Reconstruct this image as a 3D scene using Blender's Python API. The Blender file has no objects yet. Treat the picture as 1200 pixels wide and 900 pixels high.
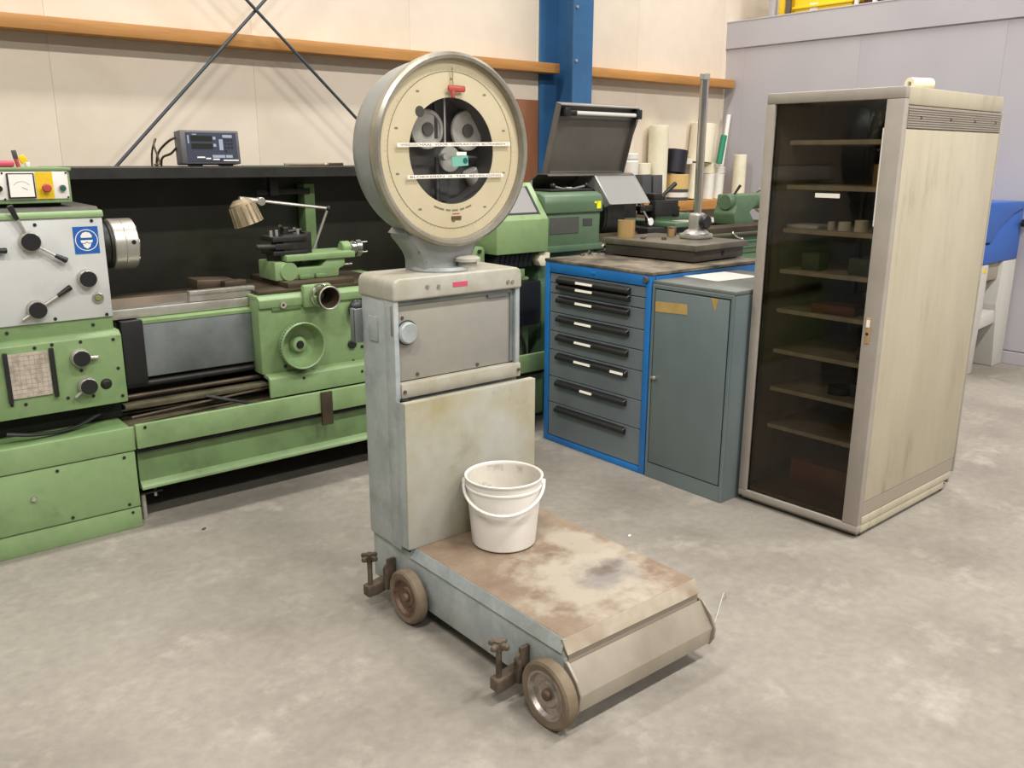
import bpy, bmesh, math, random
from mathutils import Vector, Matrix, Euler
random.seed(7)
SC = bpy.context.scene
COL = SC.collection
PI = math.pi
# ------------------------------------------------------------------ camera
f_px, pitch, roll, yaw = 1016.92, math.radians(14.663), math.radians(.2107), math.radians(50.516)
F = Vector((math.cos(yaw)*math.cos(pitch), math.sin(yaw)*math.cos(pitch), -math.sin(pitch)))
Rr = Vector((math.sin(yaw), -math.cos(yaw), 0)); Uu = Rr.cross(F)
R2 = Rr*math.cos(roll) + Uu*math.sin(roll); U2 = -Rr*math.sin(roll) + Uu*math.cos(roll)
cam = bpy.data.cameras.new('camera'); co = bpy.data.objects.new('camera', cam); COL.objects.link(co)
cam.sensor_width = 36; cam.lens = f_px/1200*36; cam.clip_start = .05
co.matrix_world = Matrix(((R2.x, U2.x, -F.x, 0), (R2.y, U2.y, -F.y, 0), (R2.z, U2.z, -F.z, 1.6), (0, 0, 0, 1)))
SC.camera = co
# ------------------------------------------------------------------ light
w = bpy.data.worlds.new('world'); SC.world = w; w.use_nodes = True
bg = w.node_tree.nodes['Background']; bg.inputs[0].default_value = (1.0, .98, .955, 1); bg.inputs[1].default_value = .27
def ceiling_lamp(x, y, z, sx, sy, power, col=(1, .97, .925)):
    l = bpy.data.lights.new('ceiling_lamp', 'AREA'); l.shape = 'RECTANGLE'; l.size = sx; l.size_y = sy
    l.energy = power; l.color = col
    o = bpy.data.objects.new('ceiling_lamp', l); COL.objects.link(o); o.location = (x, y, z)
for x in (-1.5, 2.5, 6.5):
    ceiling_lamp(x, -.7, 6.6, 1.6, .35, 430)
    ceiling_lamp(x, 4.3, 5.4, 1.6, .35, 150)
    ceiling_lamp(x, -5.0, 6.6, 1.6, .35, 360)
vs = SC.view_settings; vs.view_transform = 'Standard'; vs.look = 'None'; vs.gamma = 1; vs.use_curve_mapping = False; vs.exposure = -.55

# ------------------------------------------------------------------ materials
def lin(h):
    h = h.lstrip('#'); v = [int(h[i:i+2], 16)/255 for i in (0, 2, 4)]
    return tuple(c/12.92 if c <= .04045 else ((c+.055)/1.055)**2.4 for c in v) + (1,)
def mat(name, col, rough=.5, metal=0., col2=None, scale=5, lo=.45, hi=.7, var=.12, vscale=40, bump=0., bscale=80, stretch=None, col3=None, s3=2, lo3=.5, hi3=.7, coat=0):
    m = bpy.data.materials.new(name); m.use_nodes = True; nt = m.node_tree; N = nt.nodes; L = nt.links
    b = N['Principled BSDF']; b.inputs['Roughness'].default_value = rough; b.inputs['Metallic'].default_value = metal
    if coat: b.inputs['Coat Weight'].default_value = coat
    tc = N.new('ShaderNodeTexCoord'); src = tc.outputs['Object']
    if stretch:
        mp = N.new('ShaderNodeMapping'); mp.inputs['Scale'].default_value = stretch; L.new(src, mp.inputs[0]); src = mp.outputs[0]
    def noise(s, det=6, r=.6):
        n = N.new('ShaderNodeTexNoise'); n.inputs['Scale'].default_value = s; n.inputs['Detail'].default_value = det
        n.inputs['Roughness'].default_value = r; L.new(src, n.inputs['Vector']); return n.outputs['Fac']
    def ramp(v, a, c):
        r = N.new('ShaderNodeMapRange'); r.inputs['From Min'].default_value = a; r.inputs['From Max'].default_value = c
        L.new(v, r.inputs['Value']); return r.outputs['Result']
    def mix(fac, a, c, mode='MIX'):
        x = N.new('ShaderNodeMix'); x.data_type = 'RGBA'; x.blend_type = mode
        if isinstance(fac, float): x.inputs[0].default_value = fac
        else: L.new(fac, x.inputs[0])
        for i, v in ((6, a), (7, c)):
            if isinstance(v, tuple): x.inputs[i].default_value = v
            else: L.new(v, x.inputs[i])
        return x.outputs[2]
    c = lin(col)
    if col2: c = mix(ramp(noise(scale), lo, hi), c, lin(col2))
    if col3: c = mix(ramp(noise(s3, 8, .7), lo3, hi3), c, lin(col3))
    if var:
        v = ramp(noise(vscale), .25, .75)
        r = N.new('ShaderNodeMapRange'); r.inputs['To Min'].default_value = 1-var; r.inputs['To Max'].default_value = 1+var
        L.new(v, r.inputs['Value'])
        x = N.new('ShaderNodeVectorMath'); x.operation = 'SCALE'
        if isinstance(c, tuple): x.inputs[0].default_value = c[:3]
        else: L.new(c, x.inputs[0])
        L.new(r.outputs[0], x.inputs['Scale']); c = x.outputs[0]
    if isinstance(c, tuple): b.inputs['Base Color'].default_value = c
    else: L.new(c, b.inputs['Base Color'])
    if bump:
        bp = N.new('ShaderNodeBump'); bp.inputs['Strength'].default_value = bump; bp.inputs['Distance'].default_value = .004
        L.new(noise(bscale), bp.inputs['Height']); L.new(bp.outputs[0], b.inputs['Normal'])
    return m
def pane(name, tint, ior=1.4, rough=.02, haze=0.):
    m = bpy.data.materials.new(name); m.use_nodes = True; nt = m.node_tree; N = nt.nodes; L = nt.links
    N.remove(N['Principled BSDF']); out = N['Material Output']
    t = N.new('ShaderNodeBsdfTransparent'); t.inputs[0].default_value = tint
    g = N.new('ShaderNodeBsdfGlossy'); g.inputs['Roughness'].default_value = rough
    fr = N.new('ShaderNodeFresnel'); fr.inputs[0].default_value = ior
    mx = N.new('ShaderNodeMixShader'); L.new(fr.outputs[0], mx.inputs[0])
    if haze:
        d = N.new('ShaderNodeBsdfDiffuse'); d.inputs[0].default_value = (.75, .74, .71, 1); hm = N.new('ShaderNodeMixShader'); hm.inputs[0].default_value = haze
        L.new(t.outputs[0], hm.inputs[1]); L.new(d.outputs[0], hm.inputs[2]); t = hm
    L.new(t.outputs[0], mx.inputs[1]); L.new(g.outputs[0], mx.inputs[2])
    L.new(mx.outputs[0], out.inputs[0]); return m
M = {}
M['concrete'] = mat('concrete', '#8f887e', .6, 0, '#766f65', 1.2, .46, .74, .13, 24, .25, 60, col3='#a49d92', s3=3.4, lo3=.54, hi3=.74)
M['wall'] = mat('wall_panel_cream', '#d8cbb9', .75, 0, '#cabca8', .9, .45, .75, .03, 8, .1, 30)
M['wallgrey'] = mat('wall_grey_lilac', '#b4b0b4', .6, 0, '#a9a5aa', 1, .4, .8, .02, 8)
M['timber'] = mat('timber', '#c08a4a', .6, 0, '#a5733a', 3, .4, .7, .12, 20, .15, 40, stretch=(.25, 3, 3))
M['bluecol'] = mat('steel_blue_paint', '#34628d', .42, 0, '#2c567d', 2, .4, .7, .05, 20)
M['rod'] = mat('brace_steel', '#3f474d', .5, .3)
M['green'] = mat('machine_green', '#7f9868', .42, 0, '#6b8356', 4, .48, .75, .06, 25, 0, col3='#4c5538', s3=5, lo3=.62, hi3=.85)
M['green2'] = mat('machine_green_worn', '#6c8757', .5, 0, '#556a43', 3, .45, .7, .08, 18, 0, col3='#3f4a33', s3=4, lo3=.6, hi3=.85)
M['oily'] = mat('splash_oily_green', '#1f2210', .5, 0, '#17120a', 2.2, .3, .65, .2, 14)
M['tray'] = mat('oily_tray', '#77705a', .45, 0, '#4b4634', 4, .35, .65, .2, 18)
M['dgreen'] = mat('lathe_dark_green', '#587054', .4, 0, '#4a6148', 3, .45, .75, .06, 20)
M['headgrey'] = mat('headstock_grey', '#c3c4c0', .45, 0, '#aeb0ad', 5, .5, .75, .03, 20)
M['white'] = mat('white_paint', '#e6e2da', .5, 0, None, var=.03)
M['black'] = mat('black_plastic', '#1d1d1e', .38, 0, None, var=.1)
M['dark'] = mat('dark_steel', '#33322f', .5, .4, '#24221f', 6, .4, .7, .15, 30)
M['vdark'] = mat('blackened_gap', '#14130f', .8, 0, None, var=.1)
M['steel'] = mat('machined_steel', '#bdb9b0', .33, .65, '#948d80', 5, .5, .8, .08, 30)
M['sheet'] = mat('zinc_sheet', '#8f9595', .42, .65, '#6f7676', 3, .4, .7, .08, 10)
M['chrome'] = mat('chrome', '#d0cec8', .18, 1., None, var=.04)
M['brownsteel'] = mat('oil_brown_steel', '#5d5040', .45, .5, '#3b3329', 5, .4, .7, .15, 20)
M['galv'] = mat('galvanised_grey', '#abb1b0', .48, .2, '#929c9e', 6, .42, .66, .09, 45, .06, 60, col3='#9e967f', s3=3, lo3=.52, hi3=.78)
M['galvdrum'] = mat('cast_aluminium_grey', '#a6a9a6', .38, .45, '#8e9494', 2.5, .4, .75, .05, 30, .08, 90)
M['panelgrey'] = mat('panel_warm_grey', '#989690', .45, .3, '#a39f92', 3, .4, .7, .05, 25)
M['rimmetal'] = mat('dial_rim_metal', '#a8a396', .34, .6, '#857c69', 5, .45, .75, .06, 30)
M['captop'] = mat('cap_dirty', '#b4b2a7', .55, .15, '#a09882', 5, .4, .7, .08, 25)
M['plateyel'] = mat('stained_plate', '#aeada3', .5, .15, '#9d9370', 2.6, .40, .66, .05, 25, 0, col3='#8a8878', s3=5, lo3=.58, hi3=.8)
M['rust'] = mat('rusty_edge', '#93836f', .7, .1, '#7b6654', 9, .4, .65, .15, 40, .3, 70, col3='#aa9f8b', s3=6, lo3=.52, hi3=.7)
M['lip'] = mat('platform_lip_worn', '#a69b88', .6, .15, '#8b7864', 10, .45, .68, .12, 40, .2, 70)
M['skirt'] = mat('bumper_plate', '#9d9485', .5, .25, '#877c6d', 3, .42, .7, .06, 25, .05, 60, stretch=(1, 1, .6))
M['tyre'] = mat('wheel_tyre', '#766753', .7, 0, '#5d503f', 8, .4, .7, .1, 40, .2, 80)
M['rusthub'] = mat('wheel_hub_rust', '#7a6555', .55, .35, '#553d30', 14, .4, .65, .15, 50, .2, 80)
M['hubmetal'] = mat('wheel_hub_metal', '#a59d93', .4, .7, '#76685b', 16, .45, .7, .1, 50)
M['cast'] = mat('cast_brown', '#6b5d4e', .65, .3, '#3e332a', 12, .4, .7, .15, 40, .2, 60)
M['face'] = mat('dial_face_cream', '#e6d9b8', .5, 0, '#ddcfaa', 4, .4, .7, .03, 20)
M['line'] = mat('dial_print', '#8f8463', .6, 0, None, var=0)
M['dialin'] = mat('dial_interior', '#5c5a57', .6, .1, '#4a4846', 6, .4, .7, .05)
M['pulley'] = mat('pulley_grey', '#bab7af', .45, .1, '#a5a29b', 6, .4, .7, .04)
M['hubdark'] = mat('pulley_hub', '#595853', .5, .3, None)
M['red'] = mat('red_plastic', '#b04a40', .45, 0, None, var=.08)
M['pinkred'] = mat('pink_label', '#c24a60', .5, 0, None, var=.05)
M['teal'] = mat('teal_label', '#6fae9b', .5, 0, None, var=.04)
M['dteal'] = mat('dark_teal_print', '#11584a', .5, 0, None, var=0)
M['tape'] = mat('label_tape', '#ece6da', .5, 0, None, var=.02)
M['ink'] = mat('ink', '#2b2926', .6, 0, None, var=0)
M['inkred'] = mat('ink_red', '#c06a6a', .6, 0, None, var=0)
M['bucket'] = mat('bucket_plastic', '#e2ded6', .38, 0, '#d2ccc0', 5, .5, .75, .02, 20)
M['bucketin'] = mat('bucket_inside', '#d3cdc0', .5, 0, '#a59c8c', 16, .52, .68, .05, 30)
M['bluecab'] = mat('cabinet_blue', '#1f72b8', .38, 0, '#1b66a8', 3, .4, .7, .03, 20)
M['drawer'] = mat('drawer_grey', '#6d767a', .42, 0, '#626b70', 3, .4, .7, .03, 20)
M['greycab'] = mat('locker_greygreen', '#6a7575', .42, 0, '#5f6b6d', 2.5, .4, .7, .04, 20)
M['greytop'] = mat('locker_top_worn', '#6e726e', .5, 0, '#55564f', 5, .4, .7, .1, 20)
M['worktop'] = mat('worktop_oily', '#8b7f6c', .5, 0, '#3f3a33', 5, .35, .62, .15, 25)
M['kraft'] = mat('masking_tape', '#b99a5e', .6, 0, '#a98a50', 12, .4, .7, .05)
M['paper'] = mat('paper', '#f0ece4', .7, 0, None, var=.01)
M['castiron'] = mat('surface_plate_iron', '#4a463e', .45, .3, '#37342e', 4, .4, .7, .1, 25)
M['platetop'] = mat('surface_plate_top', '#6b655a', .4, .3, '#4e493f', 5, .4, .7, .1, 25)
M['brass'] = mat('brass', '#d6b47c', .28, .6, '#b8935a', 5, .4, .7, .06, 30, stretch=(3, 3, .4))
M['cabcream'] = mat('cabinet_cream', '#b3aa94', .5, 0, '#a79e87', 2, .4, .7, .05, 12, 0, stretch=(2, 2, .45), col3='#857d64', s3=4, lo3=.57, hi3=.82)
M['cabframe'] = mat('cabinet_frame_grey', '#a49c92', .5, .1, '#978e83', 3, .4, .7, .04, 20)
M['cabstrip'] = mat('cabinet_strip_taupe', '#93897a', .55, 0, None, var=.05)
M['cabin'] = mat('cabinet_inside', '#8a8474', .6, 0, None, var=.06)
M['shelf'] = mat('shelf_board', '#bfb398', .55, 0, '#a39579', 6, .4, .7, .06)
M['smoked'] = pane('smoked_glass', (.84, .815, .77, 1), 1.33)
M['clear'] = pane('clear_pane', (1, 1, 1, 1), 1.15)
M['frosty'] = pane('scratched_acrylic', (.80, .80, .78, 1), rough=.12, haze=.38)
M['yellow'] = mat('yellow_plastic', '#e8c21f', .45, 0, None, var=.04)
M['brightyel'] = mat('yellow_sticker', '#eef01a', .5, 0, None, var=0)
M['bluelid'] = mat('washer_blue', '#2b59a6', .42, 0, None, var=.04)
M['washgrey'] = mat('washer_grey', '#b7b4ac', .55, 0, None, var=.05)
M['cream'] = mat('cream_plastic', '#e4dcc2', .5, 0, '#d8cda9', 4, .45, .7, .03)
M['offwhite'] = mat('offwhite_plastic', '#e0dcd2', .5, 0, '#d3cec2', 4, .45, .7, .03)
M['tan'] = mat('tan_plastic', '#cfae6e', .5, 0, None, var=.05)
M['navy'] = mat('navy_black_plastic', '#1b1924', .45, 0, None, var=.1)
M['dgreyplastic'] = mat('dark_grey_plastic', '#4a4b4c', .5, 0, '#3c3d3e', 5, .4, .7, .06)
M['greenrod'] = mat('green_plastic', '#1d7d58', .45, 0, None, var=.05)
M['brownwood'] = mat('brown_wood', '#7d4d2c', .6, 0, '#643a20', 3, .4, .7, .1, 20, stretch=(4, 4, .4))
M['hood'] = mat('hood_grey', '#68645d', .45, .3, '#5c5852', 3, .4, .7, .04, 20)
M['alu'] = mat('aluminium_sheet', '#c9c7c2', .35, .7, '#b5b2ab', 4, .4, .7, .05)
M['signblue'] = mat('sign_blue', '#1d5aa8', .45, 0, None, var=0)
M['dro'] = mat('readout_grey', '#5d5c5e', .5, 0, None, var=.04)
M['drodark'] = mat('readout_face', '#33384a', .45, 0, None, var=.03)
M['screen'] = mat('readout_screen', '#23271f', .25, 0, None, var=.05)
M['keyblue'] = mat('key_grey_blue', '#9aa2b8', .5, 0, None, var=.02)
M['chart'] = mat('chart_print', '#b9aea0', .55, 0, '#9c9184', 30, .45, .6, .06, 60)
M['tubewhite'] = mat('tube_glass', '#dcdcd6', .3, 0, None, var=0)  # plain white glass of the unlit tube
M['brownbox'] = mat('brown_box', '#6e3f22', .6, 0, None, var=.08)
M['dkgreenbox'] = mat('dark_green_box', '#47503a', .6, 0, None, var=.08)
M['redbrown'] = mat('dark_red_brown', '#4a2420', .6, 0, None, var=.08)
M['lampshade'] = mat('lampshade_bronze', '#a6957a', .45, .3, '#75654d', 6, .4, .7, .1)

# platform top: rusty brown steel with a pale worn patch and a dark blotch that have their own shapes
def platform_mat():
    m = bpy.data.materials.new('platform_worn'); m.use_nodes = True; nt = m.node_tree; N = nt.nodes; L = nt.links
    b = N['Principled BSDF']; b.inputs['Roughness'].default_value = .6; b.inputs['Metallic'].default_value = .1
    tc = N.new('ShaderNodeTexCoord'); src = tc.outputs['Object']
    def noise(s, d=8, r=.65):
        n = N.new('ShaderNodeTexNoise'); n.inputs['Scale'].default_value = s; n.inputs['Detail'].default_value = d; n.inputs['Roughness'].default_value = r
        L.new(src, n.inputs['Vector']); return n.outputs['Fac']
    def math_(op, a, c):
        x = N.new('ShaderNodeMath'); x.operation = op
        for i, v in enumerate((a, c)):
            if isinstance(v, (int, float)): x.inputs[i].default_value = v
            else: L.new(v, x.inputs[i])
        return x.outputs[0]
    def blob(cx, cy, rx, ry):
        mp = N.new('ShaderNodeMapping'); mp.vector_type = 'POINT'
        mp.inputs['Location'].default_value = (-cx/rx, -cy/ry, 0); mp.inputs['Scale'].default_value = (1/rx, 1/ry, 0); L.new(src, mp.inputs[0])
        l = N.new('ShaderNodeVectorMath'); l.operation = 'LENGTH'; L.new(mp.outputs[0], l.inputs[0]); return l.outputs['Value']
    def ramp(v, a, c):
        r = N.new('ShaderNodeMapRange'); r.inputs['From Min'].default_value = a; r.inputs['From Max'].default_value = c; L.new(v, r.inputs['Value']); return r.outputs['Result']
    def mix(fac, a, c):
        x = N.new('ShaderNodeMix'); x.data_type = 'RGBA'; L.new(fac, x.inputs[0])
        for i, v in ((6, a), (7, c)):
            if isinstance(v, tuple): x.inputs[i].default_value = v
            else: L.new(v, x.inputs[i])
        return x.outputs[2]
    base = mix(ramp(noise(9), .35, .7), lin('#8f7f6c'), lin('#7b6553'))
    pale = ramp(math_('ADD', blob(.07, -.22, .27, .27), math_('MULTIPLY', noise(9), 2.2)), 2.15, 1.6)
    c = mix(pale, base, lin('#a89e8d'))
    pale2 = ramp(math_('ADD', blob(.22, .02, .10, .16), math_('MULTIPLY', noise(8), 1.4)), 1.6, 1.3)
    c = mix(pale2, c, lin('#a49a89'))
    dk = ramp(math_('ADD', blob(.12, -.24, .17, .11), math_('MULTIPLY', noise(14), 2.2)), 2.1, 1.35)
    c = mix(dk, c, lin('#86807a'))
    dk2 = ramp(math_('ADD', blob(.16, -.20, .09, .05), math_('MULTIPLY', noise(16), 2.2)), 2.1, 1.3)
    c = mix(dk2, c, lin('#695e53'))
    fine = mix(ramp(noise(60), .62, .8), c, lin('#6b5344'))
    L.new(fine, b.inputs['Base Color'])
    bp = N.new('ShaderNodeBump'); bp.inputs['Strength'].default_value = .25; bp.inputs['Distance'].default_value = .003
    L.new(noise(70), bp.inputs['Height']); L.new(bp.outputs[0], b.inputs['Normal'])
    return m
M['platform'] = platform_mat()

# ------------------------------------------------------------------ mesh helpers
def frame(axis):
    a = Vector(axis).normalized(); t = Vector((0, 0, 1)) if abs(a.z) < .9 else Vector((1, 0, 0))
    u = t.cross(a).normalized(); v = a.cross(u); return u, v, a
class B:
    def __init__(s): s.bm = bmesh.new()
    def _merge(s, b):
        me = bpy.data.meshes.new('t'); b.to_mesh(me); b.free(); s.bm.from_mesh(me); bpy.data.meshes.remove(me); return s
    def box(s, x0, x1, y0, y1, z0, z1, bev=0, seg=2, rot=None, piv=None):
        b = bmesh.new(); bmesh.ops.create_cube(b, size=1)
        for v in b.verts:
            v.co = Vector(((x0+x1)/2+v.co.x*(x1-x0), (y0+y1)/2+v.co.y*(y1-y0), (z0+z1)/2+v.co.z*(z1-z0)))
        if bev: bmesh.ops.bevel(b, geom=b.edges[:], offset=bev, segments=seg, affect='EDGES', profile=.5)
        if rot is not None:
            p = Vector(piv) if piv else Vector(((x0+x1)/2, (y0+y1)/2, (z0+z1)/2)); m = Euler(rot).to_matrix()
            for v in b.verts: v.co = p + m @ (v.co-p)
        return s._merge(b)
    def prism(s, pts, axis, lo, hi, bev=0, seg=2):
        b = bmesh.new()
        def P(a, c, h): return {'x': (h, a, c), 'y': (a, h, c), 'z': (a, c, h)}[axis]
        v0 = [b.verts.new(P(a, c, lo)) for a, c in pts]; v1 = [b.verts.new(P(a, c, hi)) for a, c in pts]; n = len(pts)
        b.faces.new(v0); b.faces.new(v1[::-1])
        for i in range(n): b.faces.new((v0[i], v1[i], v1[(i+1) % n], v0[(i+1) % n]))
        bmesh.ops.recalc_face_normals(b, faces=b.faces[:])
        if bev: bmesh.ops.bevel(b, geom=b.edges[:], offset=bev, segments=seg, affect='EDGES', profile=.5)
        return s._merge(b)
    def lathe(s, prof, c, axis, n=32, a0=0, a1=2*PI):
        u, v, a = frame(axis); c = Vector(c); b = bmesh.new(); rings = []; full = abs(a1-a0-2*PI) < 1e-6
        cnt = n if full else n+1
        for r, h in prof:
            if r < 1e-6: rings.append([b.verts.new(c+a*h)])
            else: rings.append([b.verts.new(c+a*h+(u*math.cos(a0+(a1-a0)*i/n)+v*math.sin(a0+(a1-a0)*i/n))*r) for i in range(cnt)])
        for p, q in zip(rings, rings[1:]):
            for i in range(n):
                j = (i+1) % cnt
                if len(p) == 1 and len(q) == 1: continue
                if len(p) == 1: b.faces.new((p[0], q[i], q[j]))
                elif len(q) == 1: b.faces.new((p[i], q[0], p[j]))
                else: b.faces.new((p[i], q[i], q[j], p[j]))
        bmesh.ops.recalc_face_normals(b, faces=b.faces[:])
        return s._merge(b)
    def cyl(s, p, q, r, r2=None, n=20, bev=0):
        p = Vector(p); q = Vector(q); h = (q-p).length; r2 = r if r2 is None else r2
        if bev: pr = [(0, 0), (r-bev, 0), (r, bev), (r2, h-bev), (r2-bev, h), (0, h)]
        else: pr = [(0, 0), (r, 0), (r2, h), (0, h)]
        return s.lathe(pr, p, q-p, n)
    def torus(s, c, axis, Rr_, r, n=32, k=10):
        return s.lathe([(Rr_+r*math.cos(2*PI*i/k), r*math.sin(2*PI*i/k)) for i in range(k+1)], c, axis, n)
    def sph(s, c, r, sc=(1, 1, 1), n=14):
        b = bmesh.new(); bmesh.ops.create_uvsphere(b, u_segments=n, v_segments=max(6, n//2+1), radius=r)
        for v in b.verts: v.co = Vector(c)+Vector((v.co.x*sc[0], v.co.y*sc[1], v.co.z*sc[2]))
        return s._merge(b)
    def tube(s, pts, r, n=8):
        pts = [Vector(p) for p in pts]; b = bmesh.new(); rings = []; prev = None
        for i, p in enumerate(pts):
            t = (pts[min(i+1, len(pts)-1)]-pts[max(i-1, 0)]).normalized()
            if prev is None: u, v, _ = frame(t)
            else:
                u = (prev-t*prev.dot(t)).normalized(); v = t.cross(u)
            prev = u
            rings.append([b.verts.new(p+(u*math.cos(2*PI*k/n)+v*math.sin(2*PI*k/n))*r) for k in range(n)])
        for p, q in zip(rings, rings[1:]):
            for k in range(n): b.faces.new((p[k], q[k], q[(k+1) % n], p[(k+1) % n]))
        b.faces.new(rings[0][::-1]); b.faces.new(rings[-1])
        bmesh.ops.recalc_face_normals(b, faces=b.faces[:])
        return s._merge(b)
def curve(pts, k=6):
    """Catmull-Rom through pts"""
    P = [Vector(p) for p in pts]; P = [P[0]*2-P[1]]+P+[P[-1]*2-P[-2]]; out = []
    for i in range(1, len(P)-2):
        for j in range(k):
            t = j/k; a, b, c, d = P[i-1:i+3]
            out.append(.5*((2*b)+(c-a)*t+(2*a-5*b+4*c-d)*t*t+(3*b-a-3*c+d)*t**3))
    out.append(P[-2]); return out
ORG = {}
def tag(o, label=None, cat=None, group=None, kind=None):
    if label: o['label'] = label
    if cat: o['category'] = cat
    if group: o['group'] = group
    if kind: o['kind'] = kind
    return o
def thing(name, label, cat, loc=(0, 0, 0), rot=None, group=None, local=False):
    o = bpy.data.objects.new(name, None); COL.objects.link(o); o.location = loc; o.empty_display_size = .1
    if rot: o.rotation_euler = rot
    ORG[o] = Vector((0, 0, 0)) if local else Vector(loc)
    return tag(o, label, cat, group)
def mesh_of(name, b, m, off):
    me = bpy.data.meshes.new(name)
    for v in b.bm.verts: v.co -= off
    for f in b.bm.faces: f.smooth = True
    b.bm.to_mesh(me); b.bm.free(); me.set_sharp_from_angle(angle=math.radians(32))
    me.materials.append(M[m] if isinstance(m, str) else m); return me
def part(name, par, b, m, label=None, kind=None):
    off = ORG[par]; o = bpy.data.objects.new(name, mesh_of(name, b, m, off)); COL.objects.link(o); o.parent = par; ORG[o] = off
    if label: o['label'] = label
    if kind: o['kind'] = kind
    return o
def again(o, d, par=None, rot=None):
    c = o.copy(); COL.objects.link(c); c.parent = par or o.parent; c.location = o.location+Vector(d); ORG[c] = ORG[o]
    if rot: c.rotation_euler = rot
    return c
def solo(name, b, m, label=None, cat=None, loc=(0, 0, 0), group=None, kind=None, rot=None, local=False):
    off = Vector((0, 0, 0)) if local else Vector(loc)
    o = bpy.data.objects.new(name, mesh_of(name, b, m, off)); COL.objects.link(o); o.location = loc; ORG[o] = off
    if rot: o.rotation_euler = rot
    return tag(o, label, cat, group, kind)
def text(par, name, s, loc, width, height, m, rot, fit=True, depth=.0004):
    cu = bpy.data.curves.new('txt', 'FONT'); cu.body = s; cu.size = 1; cu.align_x = 'CENTER'; cu.align_y = 'CENTER'; cu.extrude = 0
    t = bpy.data.objects.new('txt', cu); COL.objects.link(t)
    dg = bpy.context.evaluated_depsgraph_get(); me = bpy.data.meshes.new_from_object(t.evaluated_get(dg))
    bpy.data.objects.remove(t); bpy.data.curves.remove(cu)
    xs = [v.co.x for v in me.vertices]; ys = [v.co.y for v in me.vertices]
    sx = width/(max(xs)-min(xs)); sy = height/(max(ys)-min(ys)); cx = (max(xs)+min(xs))/2; cy = (max(ys)+min(ys))/2
    mr = Euler(rot).to_matrix()
    for v in me.vertices: v.co = Vector(loc)+mr @ Vector(((v.co.x-cx)*sx, (v.co.y-cy)*sy, 0))-ORG[par]
    me.materials.clear(); me.materials.append(M[m]); o = bpy.data.objects.new(name, me); COL.objects.link(o); o.parent = par; ORG[o] = ORG[par]
    return o
FY = (PI/2, 0, 0)          # lettering that faces -y
FX = (PI/2, 0, -PI/2)      # lettering that faces -x
# ================================================================== the setting
solo('floor', B().box(-5, 12, -6, 5.9, -.1, 0), 'concrete', kind='structure')
wb = solo('wall_back', B().box(-5, 12, 5.712, 5.9, 0, 5), 'wall', kind='structure')
xs = [-4.773+1.213*i for i in range(14)]
pb = None
for i, x in enumerate(xs):
    if pb is None: pb = part('wall_panel', wb, B().box(x+.0006, x+1.2124, 5.70, 5.715, .01, 4.99), 'wall')
    else: again(pb, (x-xs[0], 0, 0))
wr = solo('wall_right', B().box(7.442, 7.52, -6, 5.70, 0, 2.878), 'wallgrey', kind='structure')
ys = [5.48-1.2*i for i in range(9)]
part('wall_panel', wr, B().box(7.43, 7.445, 5.481, 5.699, .11, 2.66), 'wallgrey')
pr_ = None
for y in ys:
    if pr_ is None: pr_ = part('wall_panel', wr, B().box(7.43, 7.445, y-1.199, y, .11, 2.66), 'wallgrey')
    else: again(pr_, (0, y-ys[0], 0))
part('parapet_band', wr, B().box(7.412, 7.53, -6, 5.699, 2.633, 2.878, .003, 1), 'wallgrey')
part('parapet_cap', wr, B().box(7.408, 7.535, -6, 5.699, 2.872, 2.884, .002, 1), 'wallgrey')
solo('baseboard_right', B().box(7.418, 7.43, -6, 5.699, 0, .10, .003, 1), 'wallgrey', kind='structure')
solo('floor_upper', B().box(7.52, 11, -6, 5.70, 2.62, 2.72), 'concrete', kind='structure')
# timber girts on the back wall
GRT = 'timber rails along the cream wall'
solo('timber_rail', B().box(-3, 5.075, 5.56, 5.70, 2.262, 2.338, .004), 'timber', 'long pine rail on the cream wall running from the left edge to the blue column', 'wall rail', (1, 5.63, 2.262), GRT)
solo('timber_rail', B().box(5.28, 7.405, 5.56, 5.70, 2.262, 2.338, .004), 'timber', 'short pine rail between the blue column and the grey partition', 'wall rail', (6.3, 5.63, 2.262), GRT)
solo('timber_rail', B().box(5.28, 7.405, 5.42, 5.70, 1.115, 1.205, .004), 'timber', 'low pine rail carrying the plastic rods behind the dark green lathe', 'wall rail', (6.3, 5.61, 1.115), GRT)
# blue H column
t = thing('steel_column', 'blue painted steel H column standing against the cream wall', 'column', (5.1, 5.55, 0))
part('front_flange', t, B().box(5.06, 5.275, 5.385, 5.40, 0, 5, .002, 1), 'bluecol')
part('web', t, B().box(5.155, 5.17, 5.40, 5.68, 0, 5), 'bluecol')
part('rear_flange', t, B().box(4.965, 5.275, 5.68, 5.70, 0, 5, .002, 1), 'bluecol')
bo = None
for z in (1.95, 2.35, 2.75, 3.15):
    if bo is None: bo = part('bolt', t, B().cyl((5.09, 5.385, z), (5.09, 5.375, z), .011, n=10), 'alu')
    else: again(bo, (0, 0, z-1.95))
# cross braces
def rod(a, b, lab):
    o = solo('brace_rod', B().cyl(a, b, .010, n=10), 'rod', lab, 'brace rod', a, 'crossed brace rods on the cream wall')
rod((1.48, 5.52, 1.48), (4.05, 5.52, 4.09), 'thin steel brace rod rising to the right, crossing the pine rail')
rod((4.82, 5.50, .30), (1.10, 5.50, 3.73), 'thin steel brace rod falling to the right behind the round scale dial')
# board leaning behind the dial
solo('wooden_board', B().box(4.67, 4.90, 5.62, 5.695, 0, 2.05, .004), 'brownwood', 'brown wooden board standing on the wall left of the blue column', 'board', (4.8, 5.65, 0))

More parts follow.
